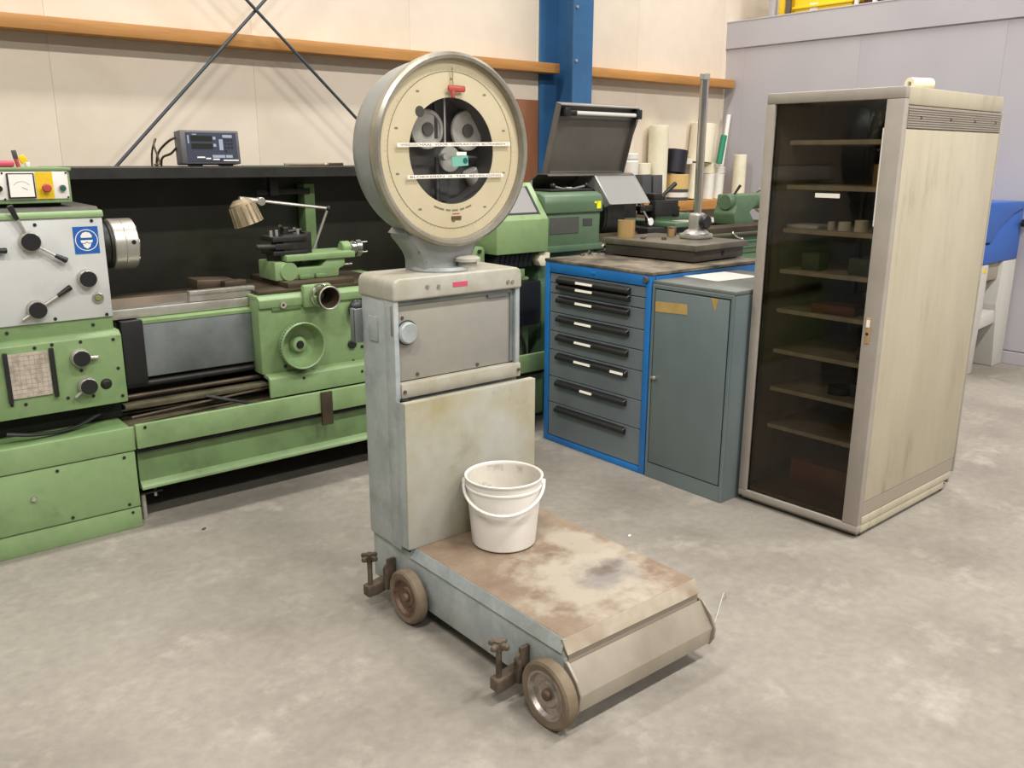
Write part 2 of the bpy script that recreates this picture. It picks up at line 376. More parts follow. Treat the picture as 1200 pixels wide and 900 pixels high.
# ================================================================== platform scale
S = thing('platform_scale', 'old grey wheeled platform scale with a big round cream dial', 'scale', (1.78, 2.05, 0))
part('base_frame', S, B().prism([(1.60, .205), (1.60, .055), (1.66, .06), (2.66, .06), (2.66, .245), (1.62, .245)], 'x', 1.517, 2.04, .006), 'galv')
pf = part('platform', S, B().box(1.525, 2.102, 1.615, 2.405, .262, .270, .001, 1), 'platform', 'rusty worn weighing platform')
part('platform_lip', pf, B().prism([(1.614, .269), (1.588, .228), (1.592, .226), (1.622, .262)], 'x', 1.519, 2.108, .001, 1), 'lip')
part('platform_lip', pf, B().prism([(1.524, .269), (1.510, .228), (1.514, .226), (1.534, .262)], 'y', 1.610, 2.402, .001, 1), 'galv')
part('platform_lip', pf, B().prism([(2.103, .269), (2.117, .228), (2.113, .226), (2.094, .262)], 'y', 1.610, 2.402, .001, 1), 'galv')
# sloping bumper
part('bumper', S, B().prism([(1.590, .199), (1.534, .122), (1.543, .064), (1.550, .064), (1.541, .121), (1.596, .195)], 'x', 1.528, 2.112, .001, 1), 'skirt')
part('bumper_backing', S, B().box(1.53, 2.105, 1.597, 1.612, .18, .229), 'cabstrip')
part('bumper_end', S, B().prism([(1.64, .205), (1.585, .202), (1.545, .165), (1.524, .122), (1.528, .085), (1.545, .056), (1.64, .056)], 'x', 2.112, 2.120, .002, 1), 'skirt')
part('bumper_end', S, B().prism([(1.64, .205), (1.592, .203), (1.550, .160), (1.531, .122), (1.538, .075), (1.548, .056), (1.64, .056)], 'x', 1.518, 1.528, .002, 1), 'skirt')
# column
part('column_case', S, B().box(1.502, 2.045, 2.475, 2.655, .245, 1.19, .008).box(1.500, 1.520, 2.438, 2.50, .245, 1.19, .004)
     .box(2.026, 2.047, 2.440, 2.50, .845, 1.19, .004), 'galv')
part('column_cap', S, B().prism([(1.496, 1.135), (1.496, 1.185), (1.503, 1.203), (1.522, 1.212), (2.026, 1.212), (2.044, 1.203), (2.050, 1.185), (2.050, 1.135)], 'y', 2.432, 2.662, .008, 3), 'captop')
fp = part('front_panel', S, B().box(1.521, 2.026, 2.458, 2.480, .855, 1.132, .003), 'panelgrey')
part('panel_edge', fp, B().box(1.521, 2.026, 2.452, 2.460, 1.117, 1.134, .002).box(1.905, 2.0, 2.449, 2.456, 1.108, 1.120, .001), 'sheet')
part('panel_edge', fp, B().box(2.010, 2.026, 2.452, 2.460, .86, 1.117, .001), 'sheet')
part('lower_strip', S, B().box(1.520, 2.046, 2.432, 2.480, .80, .852, .004), 'captop')
part('lower_front', S, B().box(1.520, 2.04, 2.452, 2.478, .25, .80), 'galv')
kn = part('round_knob', S, B().cyl((1.555, 2.458, 1.025), (1.555, 2.428, 1.025), .040, .037, 28, .005), 'galv')
part('knob_ring', kn, B().torus((1.555, 2.446, 1.025), (0, 1, 0), .040, .003, 28, 8), 'dark')
sc = part('screw', S, B().cyl((1.631, 2.434, 1.176), (1.631, 2.428, 1.176), .0065, n=10), 'hubmetal')
for x, z in ((1.677, 1.173), (1.982, 1.163), (2.003, 1.161)): again(sc, (x-1.631, -.001, z-1.176))
sc2 = part('screw', S, B().cyl((1.60, 2.458, .872), (1.60, 2.453, .872), .006, n=10), 'rusthub')
for x, y, z in ((1.86, 0, .868), (1.545, .002, 1.075), (1.53, -.028, .825), (2.033, -.028, .828)): again(sc2, (x-1.60, y, z-.872))
part('red_label', S, B().box(1.738, 1.80, 2.4305, 2.432, 1.165, 1.181), 'pinkred', 'small pink-red label')
# seam plate on the column side, clasp
part('side_plate', S, B().box(1.4965, 1.502, 2.545, 2.60, .985, 1.07, .001), 'galv')
part('side_flange', S, B().box(1.497, 1.503, 2.445, 2.455, 1.02, 1.12, .001), 'hubmetal')
part('lever_box', S, B().box(1.475, 1.488, 2.655, 2.69, .965, 1.085, .003).box(1.475, 1.52, 2.652, 2.664, .965, 1.085, .002), 'sheet')
# back plate over the platform
bp_ = part('back_plate', S, B().box(1.492, 2.068, 2.372, 2.382, .27, .80, .003), 'plateyel', 'stained upright plate behind the platform')
part('plate_flange', bp_, B().box(1.492, 1.497, 2.381, 2.425, .27, .798, .001), 'galv')
part('plate_flange', bp_, B().box(1.495, 2.066, 2.381, 2.400, .793, .80, .001), 'captop')
part('plate_gap_shade', S, B().box(1.515, 1.54, 2.405, 2.452, .245, .80), 'dark')  # dark strip standing in for the shade in the gap behind the plate
# neck and dial
part('dial_neck', S, B().prism([(1.668, 1.205), (1.672, 1.235), (1.668, 1.262), (1.640, 1.30), (1.60, 1.345), (1.62, 1.365), (1.925, 1.365), (1.945, 1.345), (1.905, 1.30), (1.880, 1.262), (1.877, 1.235), (1.880, 1.205)], 'y', 2.492, 2.645, .028, 4), 'galvdrum')
part('neck_lip', S, B().lathe([(0, 0), (.112, 0), (.115, .01), (.105, .02), (0, .02)], (1.775, 2.552, 1.208), (0, 0, 1), 36), 'galvdrum')
part('neck_boss', S, B().lathe([(0, 0), (.036, 0), (.034, .030), (.046, .034), (.046, .044), (.036, .050), (0, .052)], (1.832, 2.475, 1.211), (0, 0, 1), 28), 'captop')
DC = (1.774, 2.66, 1.617)
part('dial_drum', S, B().lathe([(0, 0), (.22, 0), (.275, .010), (.296, .035), (.301, .07), (.303, .165), (.296, .17), (.292, .12), (.270, .02), (0, .008)], DC, (0, -1, 0), 72), 'galvdrum')
part('dial_rim', S, B().lathe([(.300, .150), (.307, .158), (.316, .172), (.319, .190), (.316, .205), (.306, .213), (.296, .211), (.291, .200), (.290, .180), (.297, .160), (.300, .150)], DC, (0, -1, 0), 72), 'rimmetal')
fc = part('dial_face', S, B().lathe([(.174, .186), (.292, .186), (.292, .182), (.174, .182), (.174, .186)], DC, (0, -1, 0), 72), 'face', 'cream dial face')
part('scale_ring', fc, B().lathe([(.2545, .1866), (.257, .1866)], DC, (0, -1, 0), 72), 'line')
tk = B()
for i in range(100):
    a = 2*PI*i/100; L_ = .012 if i % 10 == 0 else (.008 if i % 5 == 0 else .005)
    tk.lathe([(.2575, .1865), (.2575+L_, .1865)], DC, (0, -1, 0), 1, a-.0014, a+.0014)
part('scale_ticks', fc, tk, 'line', kind='stuff')
for i in range(10):
    a = PI/2-2*PI*i/10; px_, pz_ = DC[0]+.232*math.cos(a), DC[2]+.232*math.sin(a)
    part('print_mark', fc, B().box(px_-.006, px_+.006, 2.4731, 2.4738, pz_-.003, pz_+.003), 'line')
part('face_spot', fc, B().cyl((1.645, 2.475, 1.742), (1.645, 2.4733, 1.742), .018, n=20), 'hubdark')
part('rating_plate', fc, B().box(1.765, 1.806, 2.471, 2.4736, 1.389, 1.402, .0004, 1), mat('plate_brown', '#6f5838', .5), 'small brown rating plate')
part('print_mark', fc, B().box(1.770, 1.800, 2.4731, 2.4738, 1.408, 1.412), 'inkred')
for a0, a1 in ((-.42, -.20), (-.16, -.06), (-.03, .10), (.14, .24), (.27, .40)):
    part('print_arc', fc, B().lathe([(.1925, .1866), (.1985, .1866)], DC, (0, -1, 0), 5, -PI/2+a0, -PI/2+a1), 'line')
part('dial_interior', S, B().lathe([(.174, .184), (.174, .085), (0, .085)], DC, (0, -1, 0), 48), 'dialin')
for cx, cz, r in ((1.716, 1.690, .064), (1.884, 1.688, .066)):
    pl = part('pulley', S, B().lathe([(0, 0), (r, 0), (r+.003, .004), (r, .010), (r*.82, .012), (r*.78, .008), (0, .008)], (cx, 2.545, cz), (0, -1, 0), 32), 'pulley')
    part('pulley_hub', pl, B().cyl((cx, 2.54, cz), (cx, 2.530, cz), .022, n=20), 'hubdark')
part('small_pulley', S, B().lathe([(0, 0), (.043, 0), (.043, .008), (0, .010)], (1.805, 2.54, 1.592), (0, -1, 0), 28), 'pulley')
part('hanging_weight', S, B().cyl((1.90, 2.55, 1.555), (1.935, 2.55, 1.485), .028, .020, 18, .004), 'pulley')
part('mechanism_bar', S, B().box(1.752, 1.764, 2.54, 2.552, 1.45, 1.60).box(1.775, 1.81, 2.553, 2.566, 1.45, 1.60).box(1.745, 1.757, 2.535, 2.547, 1.66, 1.78), 'dgreyplastic')
part('mechanism_bar', S, B().cyl((1.83, 2.55, 1.60), (1.93, 2.55, 1.595), .008, n=8), 'dgreyplastic')
part('pointer', S, B().box(1.763, 1.769, 2.505, 2.508, 1.64, 1.80).cyl((1.766, 2.50, 1.60), (1.766, 2.53, 1.60), .012, n=12), 'pulley')
part('dial_glass', S, B().cyl((1.774, 2.4665, 1.617), (1.774, 2.4635, 1.617), .2905, n=64), 'clear')
rm = part('red_marker', S, B().box(1.748, 1.818, 2.455, 2.4632, 1.808, 1.828, .006).box(1.762, 1.776, 2.456, 2.4632, 1.788, 1.815, .004), 'red', 'red clip at the top of the dial')
part('marker_line', S, B().box(1.768, 1.772, 2.4615, 2.4633, 1.83, 1.885), 'line')
def tape(x0, z0, x1, z1, h, s):
    a = math.atan2(z1-z0, x1-x0); L_ = math.hypot(x1-x0, z1-z0)/2; cx, cz = (x0+x1)/2, (z0+z1)/2
    o = part('label_tape', S, B().box(cx-L_, cx+L_, 2.4620, 2.4632, cz-h/2, cz+h/2, rot=(0, -a, 0)), 'tape', 'white lettered tape across the dial')
    text(o, 'tape_lettering', s, (cx, 2.4617, cz), L_*1.9, h*.55, 'ink', (PI/2, -a, 0))
tape(1.548, 1.636, 2.015, 1.645, .012, 'WEEGSCHAAL  VOOR  VERPLAATSEN  BLOKKEREN !')
tape(1.584, 1.535, 1.984, 1.538, .012, 'BLOKKEREN  IS  TER  BEVEILIGING')
st = part('teal_sticker', S, B().box(1.763, 1.830, 2.4615, 2.4632, 1.569, 1.602, rot=(0, -.06, 0)), 'teal')
part('sticker_dot', st, B().cyl((1.818, 2.4618, 1.587), (1.818, 2.4610, 1.587), .010, n=18), 'dteal')
part('white_sticker', S, B().box(1.782, 1.823, 2.4615, 2.4632, 1.604, 1.616), 'tape')
# wheels
def wheel(y, r, x_out, hubm, flip=1):
    W = .042; xx = x_out
    t_ = part('wheel', S, B().lathe([(r*.72, .004), (r*.90, 0), (r*.98, .005), (r, .012), (r, W-.006), (r*.96, W), (r*.3, W), (r*.3, .03), (r*.72, .012), (r*.72, .004)], (xx, y, r), (flip, 0, 0), 40), 'tyre')
    part('wheel_disc', t_, B().lathe([(0, .016), (r*.22, .016), (r*.34, .013), (r*.40, .018), (r*.60, .016), (r*.66, .004), (r*.72, .003), (r*.74, .012), (r*.74, .03), (0, .03)], (xx, y, r), (flip, 0, 0), 40), hubm)
    part('axle_cap', t_, B().cyl((xx+flip*.016, y, r), (xx+flip*.002, y, r), r*.17, r*.15, 16, .003), 'rusthub')
wheel(1.622, .104, 1.458, 'hubmetal'); wheel(2.372, .098, 1.462, 'rusthub')
wheel(1.69, .085, 2.095, 'hubmetal', -1); wheel(2.372, .098, 2.095, 'rusthub', -1)
part('axle', S, B().cyl((1.49, 1.622, .104), (1.56, 1.622, .104), .012, n=10), 'cast'); part('axle', S, B().cyl((1.49, 2.372, .098), (2.06, 2.372, .098), .012, n=10), 'cast')
def jack(y, x=1.432):
    j = part('screw_jack', S, B().prism([(1.412, .050), (1.452, .050), (1.515, .065), (1.515, .105), (1.455, .095), (1.412, .090)], 'y', y-.020, y+.020, .004), 'cast')
    part('jack_spindle', j, B().cyl((x, y, .045), (x, y, .205), .0095, n=10), 'cast')
    b = B()
    for a in (.3, 1.87): b.box(x-.036, x+.036, y-.009, y+.009, .190, .208, .006, rot=(0, 0, a))
    part('jack_handle', j, b.cyl((x, y, .182), (x, y, .214), .014, n=12), 'cast')
    part('jack_ear', j, B().lathe([(0, 0), (.022, 0), (.022, .010), (0, .010)], (1.488, y-.043, .15), (0, 1, 0), 18).box(1.48, 1.515, y-.046, y-.032, .12, .19, .003).box(1.472, 1.49, y-.045, y-.02, .07, .15, .004), 'cast')
jack(2.545); jack(1.795)
# thin white cord at the bumper
part('white_cord', S, B().tube(curve([(2.10, 1.55, .15), (2.17, 1.58, .10), (2.27, 1.65, .02), (2.36, 1.70, .004), (2.44, 1.735, .05), (2.50, 1.765, .004)]), .0018, 6), 'washgrey', 'thin white cord curling onto the floor')

# ================================================================== bucket
K = thing('white_bucket', 'white plastic bucket with carrying handle standing on the rusty platform', 'bucket', (1.800, 2.228, .2705))
kb = part('bucket_body', K, B().lathe([(0, .002), (.106, .002), (.113, .008), (.132, .215), (.135, .216), (.135, .222), (.132, .224), (.134, .246), (.138, .248), (.139, .254), (.135, .256), (.130, .252), (.109, .012), (0, .010)], (1.800, 2.228, .2705), (0, 0, 1), 48), 'bucket')
part('bucket_inside', kb, B().lathe([(.1290, .245), (.1085, .0135), (0, .0115)], (1.800, 2.228, .2705), (0, 0, 1), 48), 'bucketin')
# handle hangs to the camera side, between two ears
cx, cy, cz = 1.800, 2.228, .2705+.225
hv = Vector((-.67, -.74, 0)); hu = Vector((.74, -.67, 0))
pts = [Vector((cx, cy, cz))+hu*(.142*math.cos(a))+hv*(.150*math.sin(a)*1.0)+Vector((0, 0, -.068*math.sin(a))) for a in [PI*i/20 for i in range(21)]]
part('bucket_handle', K, B().tube(pts, .0055, 10), 'bucket')
for sgn in (1, -1):
    p = Vector((cx, cy, cz))+hu*(.135*sgn)
    part('handle_ear', K, B().cyl(p-hu*sgn*.004, p+hu*sgn*.012, .014, n=14, bev=.003), 'bucket')

# ================================================================== green lathe beside the wall (runs along +x)
A = thing('green_lathe', 'large light green lathe with grey headstock and dark splash back along the wall', 'lathe', (1.6, 4.2, 0))
# left pedestal
pd = part('pedestal', A, B().box(-.5, 1.012, 3.822, 4.60, .02, .455, .005), 'green2')
part('pedestal_band', pd, B().box(-.5, 1.018, 3.812, 3.83, .357, .462, .004), 'green')
part('pedestal_door', pd, B().box(-.5, 1.012, 3.814, 3.83, .098, .351, .004), 'green')
part('pedestal_plinth', pd, B().box(-.5, 1.012, 3.812, 3.83, .0, .092, .004), 'green')
part('door_lock', pd, B().cyl((.60, 3.815, .235), (.60, 3.803, .235), .011, n=16, bev=.002), 'chrome')
def screws(par, y, pts, r=.007, m='dark', name='screw'):
    f = None
    for x, z in pts:
        if f is None: f = part(name, par, B().cyl((x, y+.002, z), (x, y-.003, z), r, n=10), m); x0, z0 = x, z
        else: again(f, (x-x0, 0, z-z0))
screws(pd, 3.814, [(.70, .333), (.965, .333), (.735, .115), (.975, .075), (.965, .115)])
# chip tray and recessed plinth to the right
part('tray_floor', A, B().prism([(3.83, .40), (4.0, .42), (4.35, .50), (4.66, .50), (4.66, .47), (4.35, .47), (3.83, .37)], 'x', 1.02, 3.40), 'tray')
tr = part('tray_rim', A, B().box(1.022, 3.43, 3.800, 3.825, .362, .470, .004), 'green')
screws(tr, 3.80, [(1.06, .455), (1.95, .45)])
part('tray_seam', A, B().box(1.022, 3.43, 3.83, 3.86, .335, .365), 'vdark')
part('recess_panel', A, B().box(1.03, 2.95, 3.852, 3.87, .185, .345), 'green2')
part('recess_flange', A, B().prism([(3.852, .195), (3.826, .172), (3.826, .160), (3.87, .160), (3.87, .195)], 'x', 1.03, 2.95, .002, 1), 'green')
rp = part('right_pedestal', A, B().box(2.95, 3.425, 3.858, 4.55, .075, .345, .006), 'green2')
part('foot', rp, B().cyl((3.38, 3.92, 0), (3.38, 3.92, .08), .03, n=14), 'dark'); part('foot', rp, B().cyl((3.38, 4.46, 0), (3.38, 4.46, .08), .03, n=14), 'dark')
part('under_lathe_shade', A, B().box(1.0, 3.2, 4.30, 4.55, 0, .40), 'vdark')  # near-black block, the shadow beneath the lathe put in as colour
lv = part('levelling_foot', A, B().box(1.03, 1.125, 3.86, 3.93, .125, .133, .002), 'dark')
part('foot_bolt', lv, B().cyl((1.10, 3.89, .10), (1.10, 3.89, .17), .008, n=10).cyl((1.045, 3.89, 0), (1.045, 3.89, .128), .012, n=10), 'steel')
# gearbox
gb = part('gearbox', A, B().prism([(3.930, .548), (3.930, .850), (3.955, .868), (4.50, .868), (4.50, .548)], 'x', -.5, 1.040, .005), 'green')
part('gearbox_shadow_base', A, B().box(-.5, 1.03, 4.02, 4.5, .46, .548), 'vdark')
screws(gb, 3.93, [(1.005, .832), (1.012, .703), (1.018, .578), (.875, .838), (.90, .597), (.765, .84), (.865, .715), (.80, .605), (.70, .835), (.64, .605), (.59, .61)])
ch = part('chart_plate', gb, B().box(.597, .745, 3.922, 3.93, .635, .820), 'chart')
b_ = B()
for i in range(9): b_.box(.60, .742, 3.9213, 3.9218, .652+i*.0195, .6528+i*.0195)
for i in range(7): b_.box(.612+i*.02, .6128+i*.02, 3.9213, 3.9218, .638, .808)
part('chart_lines', ch, b_, 'line', kind='stuff')
for x in (.580, .750): part('chart_holder', ch, B().box(x, x+.016, 3.912, 3.93, .620, .828, .002), 'black')
def knob(par, x, y, z, r, d=.035, lever=None):
    k = part('knob', par, B().lathe([(0, d), (r*.82, d), (r*.9, d-.003), (r*.98, d*.5), (r, 0)], (x, y, z), (0, -1, 0), 28), 'steel')
    part('knob_cap', k, B().cyl((x, y-d*.9, z), (x, y-d-.005, z), r*.84, n=28, bev=.002), 'black')
    if lever:
        a, ln, ball = lever; dx, dz = math.cos(a), math.sin(a)
        part('lever', k, B().cyl((x+dx*r*.9, y-d*.5, z+dz*r*.9), (x+dx*(r+ln*.5), y-d*.6, z+dz*(r+ln*.5)), .0065, n=10), 'steel')
        part('lever_grip', k, B().cyl((x+dx*(r+ln*.45), y-d*.6, z+dz*(r+ln*.45)), (x+dx*(r+ln), y-d*.65, z+dz*(r+ln)), .008, .0125, 12, .003), 'black')
    return k
def stub(k, x, y, z, r, a):
    dx, dz = math.cos(a), math.sin(a)
    part('knob_pin', k, B().cyl((x+dx*r*.9, y-.016, z+dz*r*.9), (x+dx*(r+.03), y-.016, z+dz*(r+.03)), .007, n=10, bev=.002), 'steel')
k = knob(gb, .865, 3.93, .772, .040); stub(k, .865, 3.93, .772, .040, -.1)
k = knob(gb, .880, 3.93, .647, .040); stub(k, .880, 3.93, .647, .040, -2.5)
part('oil_sight', gb, B().lathe([(0, .014), (.012, .012), (.021, .004), (.024, 0)], (.957, 3.93, .641), (0, -1, 0), 22), 'dark')
# headstock
hs = part('headstock', A, B().box(-.5, 1.028, 3.985, 4.58, .862, 1.352, .006), 'green')
part('headstock_top', hs, B().prism([(3.968, 1.350), (3.972, 1.370), (3.982, 1.378), (4.10, 1.380), (4.58, 1.380), (4.58, 1.350)], 'x', -.5, 1.034, .004), 'green')
part('headstock_lid', hs, B().prism([(3.985, 1.378), (4.01, 1.392), (4.56, 1.397), (4.57, 1.378)], 'x', -.5, 1.022, .002, 1), 'hubdark')
hp = part('headstock_panel', hs, B().box(-.5, 1.028, 3.976, 3.988, .925, 1.350, .003), 'headgrey', 'light grey headstock front')
screws(hp, 3.976, [(.985, 1.335), (1.003, .935), (.77, 1.327), (.80, .938), (.555, .94)])
screws(hs, 3.984, [(.945, .895), (.617, .898)])
def big(x, z, r=.042): return knob(hp, x, 3.976, z, r, .03)
k = knob(hp, .743, 3.976, 1.262, .042, .03, (1.95, .115, 0))
part('lever', k, B().cyl((.770, 3.955, 1.24), (.83, 3.952, 1.20), .006, n=10), 'steel')
part('lever_grip', k, B().cyl((.825, 3.952, 1.203), (.868, 3.950, 1.178), .0085, .0125, 12, .003), 'black')
knob(hp, .940, 3.976, 1.096, .040, .028)
k = knob(hp, .735, 3.976, .985, .040, .03, (.55, .12, 0)); stub(k, .735, 3.976, .985, .040, -2.6)
part('lever_grip', hp, B().cyl((.655, 3.955, 1.232), (.60, 3.955, 1.236), .012, .008, 12, .003), 'black')
pc = part('push_button', hp, B().lathe([(0, .010), (.012, .010), (.013, .004), (.019, .010), (.023, .006), (.024, 0)], (.975, 3.976, 1.010), (0, -1, 0), 22), 'steel')
part('button_cap', pc, B().cyl((.975, 3.97, 1.010), (.975, 3.963, 1.010), .011, n=16), mat('olive_cap', '#7d8440', .5))
# safety sign
sg = part('safety_sign', hp, B().box(.908, 1.005, 3.9735, 3.976, 1.200, 1.312), 'signblue', 'blue wear-eye-protection sign')
scx, scz = .957, 1.256
part('sign_ring', sg, B().lathe([(.0415, .0028), (.0445, .0028)], (scx, 3.976, scz), (0, -1, 0), 36), 'tape')
def poly(pts): return B().prism([(scx+a, scz+c) for a, c in pts], 'y', 3.9728, 3.9735)
part('sign_head', sg, poly([(-.020, .004), (-.022, .018), (-.014, .030), (0, .034), (.014, .030), (.022, .018), (.020, .004)]), 'tape')
part('sign_face', sg, poly([(-.017, -.012), (-.012, -.028), (0, -.036), (.012, -.028), (.017, -.012), (.008, -.016), (0, -.010), (-.008, -.016)]), 'tape')
part('sign_goggles', sg, poly([(-.024, .000), (-.022, -.010), (-.008, -.012), (0, -.006), (.008, -.012), (.022, -.010), (.024, .000)]), 'tape')
part('sign_band', sg, B().box(scx-.023, scx+.023, 3.9724, 3.9729, scz+.0035, scz+.010), 'signblue')
# control box
cb = part('control_box', A, B().box(-.5, .940, 4.05, 4.30, 1.408, 1.545, .006), 'green')
part('box_lid', cb, B().box(-.5, .946, 4.042, 4.31, 1.538, 1.552, .004), 'green')
part('box_gap_shade', cb, B().box(-.4, .9, 4.08, 4.28, 1.396, 1.41), 'vdark')  # black strip painted in for the shaded gap under the control box
cp = part('control_panel', cb, B().box(-.5, .930, 4.046, 4.052, 1.425, 1.536, .002), 'white')
me_ = part('ammeter', cp, B().box(.703, .803, 4.036, 4.046, 1.430, 1.530, .002), 'black')
part('ammeter_face', me_, B().box(.709, .797, 4.0345, 4.036, 1.436, 1.525), 'paper')
part('ammeter_scale', me_, B().lathe([(.034, .0), (.0352, .0)], (.753, 4.0340, 1.462), (0, -1, 0), 14, PI*.2, PI*.8), 'ink')
part('ammeter_needle', me_, B().box(.752, .775, 4.0335, 4.0343, 1.468, 1.4695, rot=(0, .5, 0)), 'ink')
part('warning_plate', cp, B().box(.808, .872, 4.044, 4.046, 1.426, 1.534).box(.836, .872, 4.0435, 4.044, 1.505, 1.534), 'yellow')
eb = part('emergency_button', cp, B().lathe([(0, .03), (.014, .029), (.018, .024), (.018, .018), (.011, .014), (.011, 0)], (.842, 4.044, 1.470), (0, -1, 0), 24), 'red')
gbn = part('start_button', cp, B().lathe([(.009, .010), (.013, .010), (.015, .002)], (.905, 4.046, 1.468), (0, -1, 0), 20), 'chrome')
part('button_cap', gbn, B().cyl((.905, 4.046, 1.468), (.905, 4.034, 1.468), .010, n=18, bev=.002), 'dteal')
screws(cp, 4.046, [(.924, 1.530), (.924, 1.431), (.69, 1.428), (.69, 1.530)], .004)
part('selector_knob', cp, B().cyl((.672, 4.046, 1.47), (.672, 4.03, 1.47), .012, n=16), 'black')
# spindle nose and chuck
ck = part('chuck', A, B().lathe([(0, .145), (.035, .145), (.036, .12), (.112, .12), (.116, .116), (.116, .066), (.114, .064), (.116, .062), (.116, .020), (.112, .016), (0, .016)], (1.105, 4.275, 1.205), (1, 0, 0), 56), 'steel')
part('chuck_backplate', ck, B().lathe([(.10, -.08), (.10, .0), (.108, .004), (.108, .016), (0, .016)], (1.105, 4.275, 1.205), (1, 0, 0), 48), 'dark')
for a in (.4, .4+2*PI/3, .4+4*PI/3):
    part('chuck_jaw', ck, B().box(1.215, 1.238, 4.275-.012, 4.275+.012, 1.235, 1.295, .002, rot=(a, 0, 0), piv=(1.23, 4.275, 1.205)), 'steel')
part('chuck_key_hole', ck, B().cyl((1.20, 4.1595, 1.22), (1.20, 4.157, 1.22), .010, n=14), 'vdark')
# bed and ways
part('bed', A, B().box(1.03, 3.40, 4.10, 4.50, .60, .90, .01), 'dark')
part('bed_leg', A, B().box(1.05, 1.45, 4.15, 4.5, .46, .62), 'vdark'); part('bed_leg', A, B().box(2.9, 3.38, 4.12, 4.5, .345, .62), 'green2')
part('front_way', A, B().box(1.03, 3.40, 4.072, 4.155, .888, .932, .004), 'steel')
part('vee_way', A, B().prism([(4.20, .90), (4.235, .958), (4.25, .958), (4.285, .90)], 'x', 1.03, 3.40), 'brownsteel')
part('rear_way', A, B().box(1.03, 3.40, 4.40, 4.50, .90, .94, .004), 'brownsteel')
part('way_wiper', A, B().box(1.40, 1.72, 4.075, 4.115, .965, .985, .003).box(1.40, 1.72, 4.08, 4.12, .935, .965), 'steel')
part('rest_block', A, B().box(1.50, 1.70, 4.25, 4.40, .955, 1.005, .006, rot=(0, .06, 0)).box(1.62, 1.73, 4.20, 4.26, .96, 1.0, .003), 'brownsteel')
bg_ = part('bed_guard', A, B().box(1.165, 1.725, 4.045, 4.052, .617, .866, .002), 'sheet')
part('guard_lip', bg_, B().prism([(4.040, .864), (4.040, .878), (4.10, .892), (4.10, .884), (4.052, .864)], 'x', 1.150, 1.735), 'green')
part('rack_cover', A, B().box(1.070, 1.165, 4.035, 4.10, .590, .884, .004), 'black')
part('feed_rod', A, B().cyl((1.05, 4.05, .535), (3.35, 4.05, .535), .012, n=12), 'brownsteel')
part('lead_screw', A, B().cyl((1.05, 4.06, .585), (3.35, 4.06, .585), .016, n=12), 'dark')
part('drip_rail', A, B().box(1.04, 3.3, 3.99, 4.05, .495, .512, .002), 'tray')
# carriage
ap = part('apron', A, B().box(1.678, 2.55, 3.958, 4.06, .560, .925, .008), 'green')
part('saddle', A, B().prism([(3.945, .888), (3.945, .928), (3.97, .945), (4.50, .958), (4.52, .945), (4.52, .93), (4.06, .93), (4.06, .888)], 'x', 1.680, 2.55, .004), 'green')
part('saddle_top', A, B().box(1.70, 2.45, 4.0, 4.49, .948, .966, .004), 'brownsteel')
ab = part('apron_lip', A, B().prism([(3.905, .452), (3.905, .545), (3.92, .558), (3.975, .565), (3.975, .545), (3.925, .54), (3.918, .452)], 'x', 1.690, 2.60, .002, 1), 'green')
screws(ab, 3.905, [(1.87, .528), (2.20, .512)])
screws(ap, 3.958, [(1.985, .905), (2.18, .56), (2.235, .63), (1.80, .588), (2.24, .875)], .009)
part('apron_clamp', ap, B().box(1.745, 1.90, 3.948, 3.960, .870, .925, .004), 'green2')
part('clamp_screw', ap, B().lathe([(.007, .014), (.016, .014), (.018, 0)], (1.80, 3.95, .898), (0, -1, 0), 18), 'chrome')
part('oil_cap', ap, B().cyl((2.175, 3.958, .652), (2.175, 3.945, .652), .024, n=18, bev=.003), 'black')
part('control_shaft', ap, B().cyl((2.262, 3.954, .56), (2.262, 3.954, .78), .006, n=8), 'black')
part('black_knob', ap, B().sph((2.20, 3.93, .835), .055, (.9, .55, 1)), 'black')
hw = part('handwheel', ap, B().lathe([(.020, .058), (.034, .055), (.040, .040), (.045, .020), (.088, .030), (.100, .055), (.107, .098), (.113, .102), (.118, .094), (.116, .078), (.109, .05), (.095, .018), (.03, .008)], (1.858, 3.958, .700), (0, -1, 0), 48), 'green')
part('wheel_hub', hw, B().lathe([(0, .066), (.017, .066), (.018, .045)], (1.858, 3.958, .700), (0, -1, 0), 20), 'vdark')
for i in range(30):
    a = PI*.28+i*2*PI/46
    b_ = B().box(-.004, .004, -.012, .012, -.003, .003)
    o = part('wheel_knurl', hw, B().sph((1.858+.117*math.cos(a), 3.958-.088, .70+.117*math.sin(a)), .004, n=6), 'dark') if i == 0 else again(o0, (.117*(math.cos(a)-math.cos(PI*.28)), 0, .117*(math.sin(a)-math.sin(PI*.28))))
    if i == 0: o0 = o
cw = part('cross_feed_wheel', ap, B().lathe([(.022, .040), (.040, .075), (.050, .135), (.056, .140), (.0585, .132), (.058, .11)], (1.99, 3.958, .930), (0, -1, 0), 36), 'brownsteel')
part('feed_collar', cw, B().lathe([(.058, .112), (.0585, .09), (.054, .085), (.054, .06), (.058, .056), (.056, .03), (.05, .028), (.05, 0)], (1.99, 3.958, .930), (0, -1, 0), 36), 'chrome')
part('wheel_rim', cw, B().torus((1.99, 3.958-.138, .930), (0, 1, 0), .055, .004, 36, 8), 'steel')
part('feed_boss', ap, B().box(1.905, 2.06, 3.925, 3.965, .872, .985, .012), 'green')
part('crank_lever', A, B().cyl((1.93, 3.93, .56), (1.93, 3.93, .28), .004, n=6), 'brownsteel')
part('lift_bar', A, B().box(1.90, 1.96, 3.785, 3.80, .30, .47, .003), 'brownsteel')
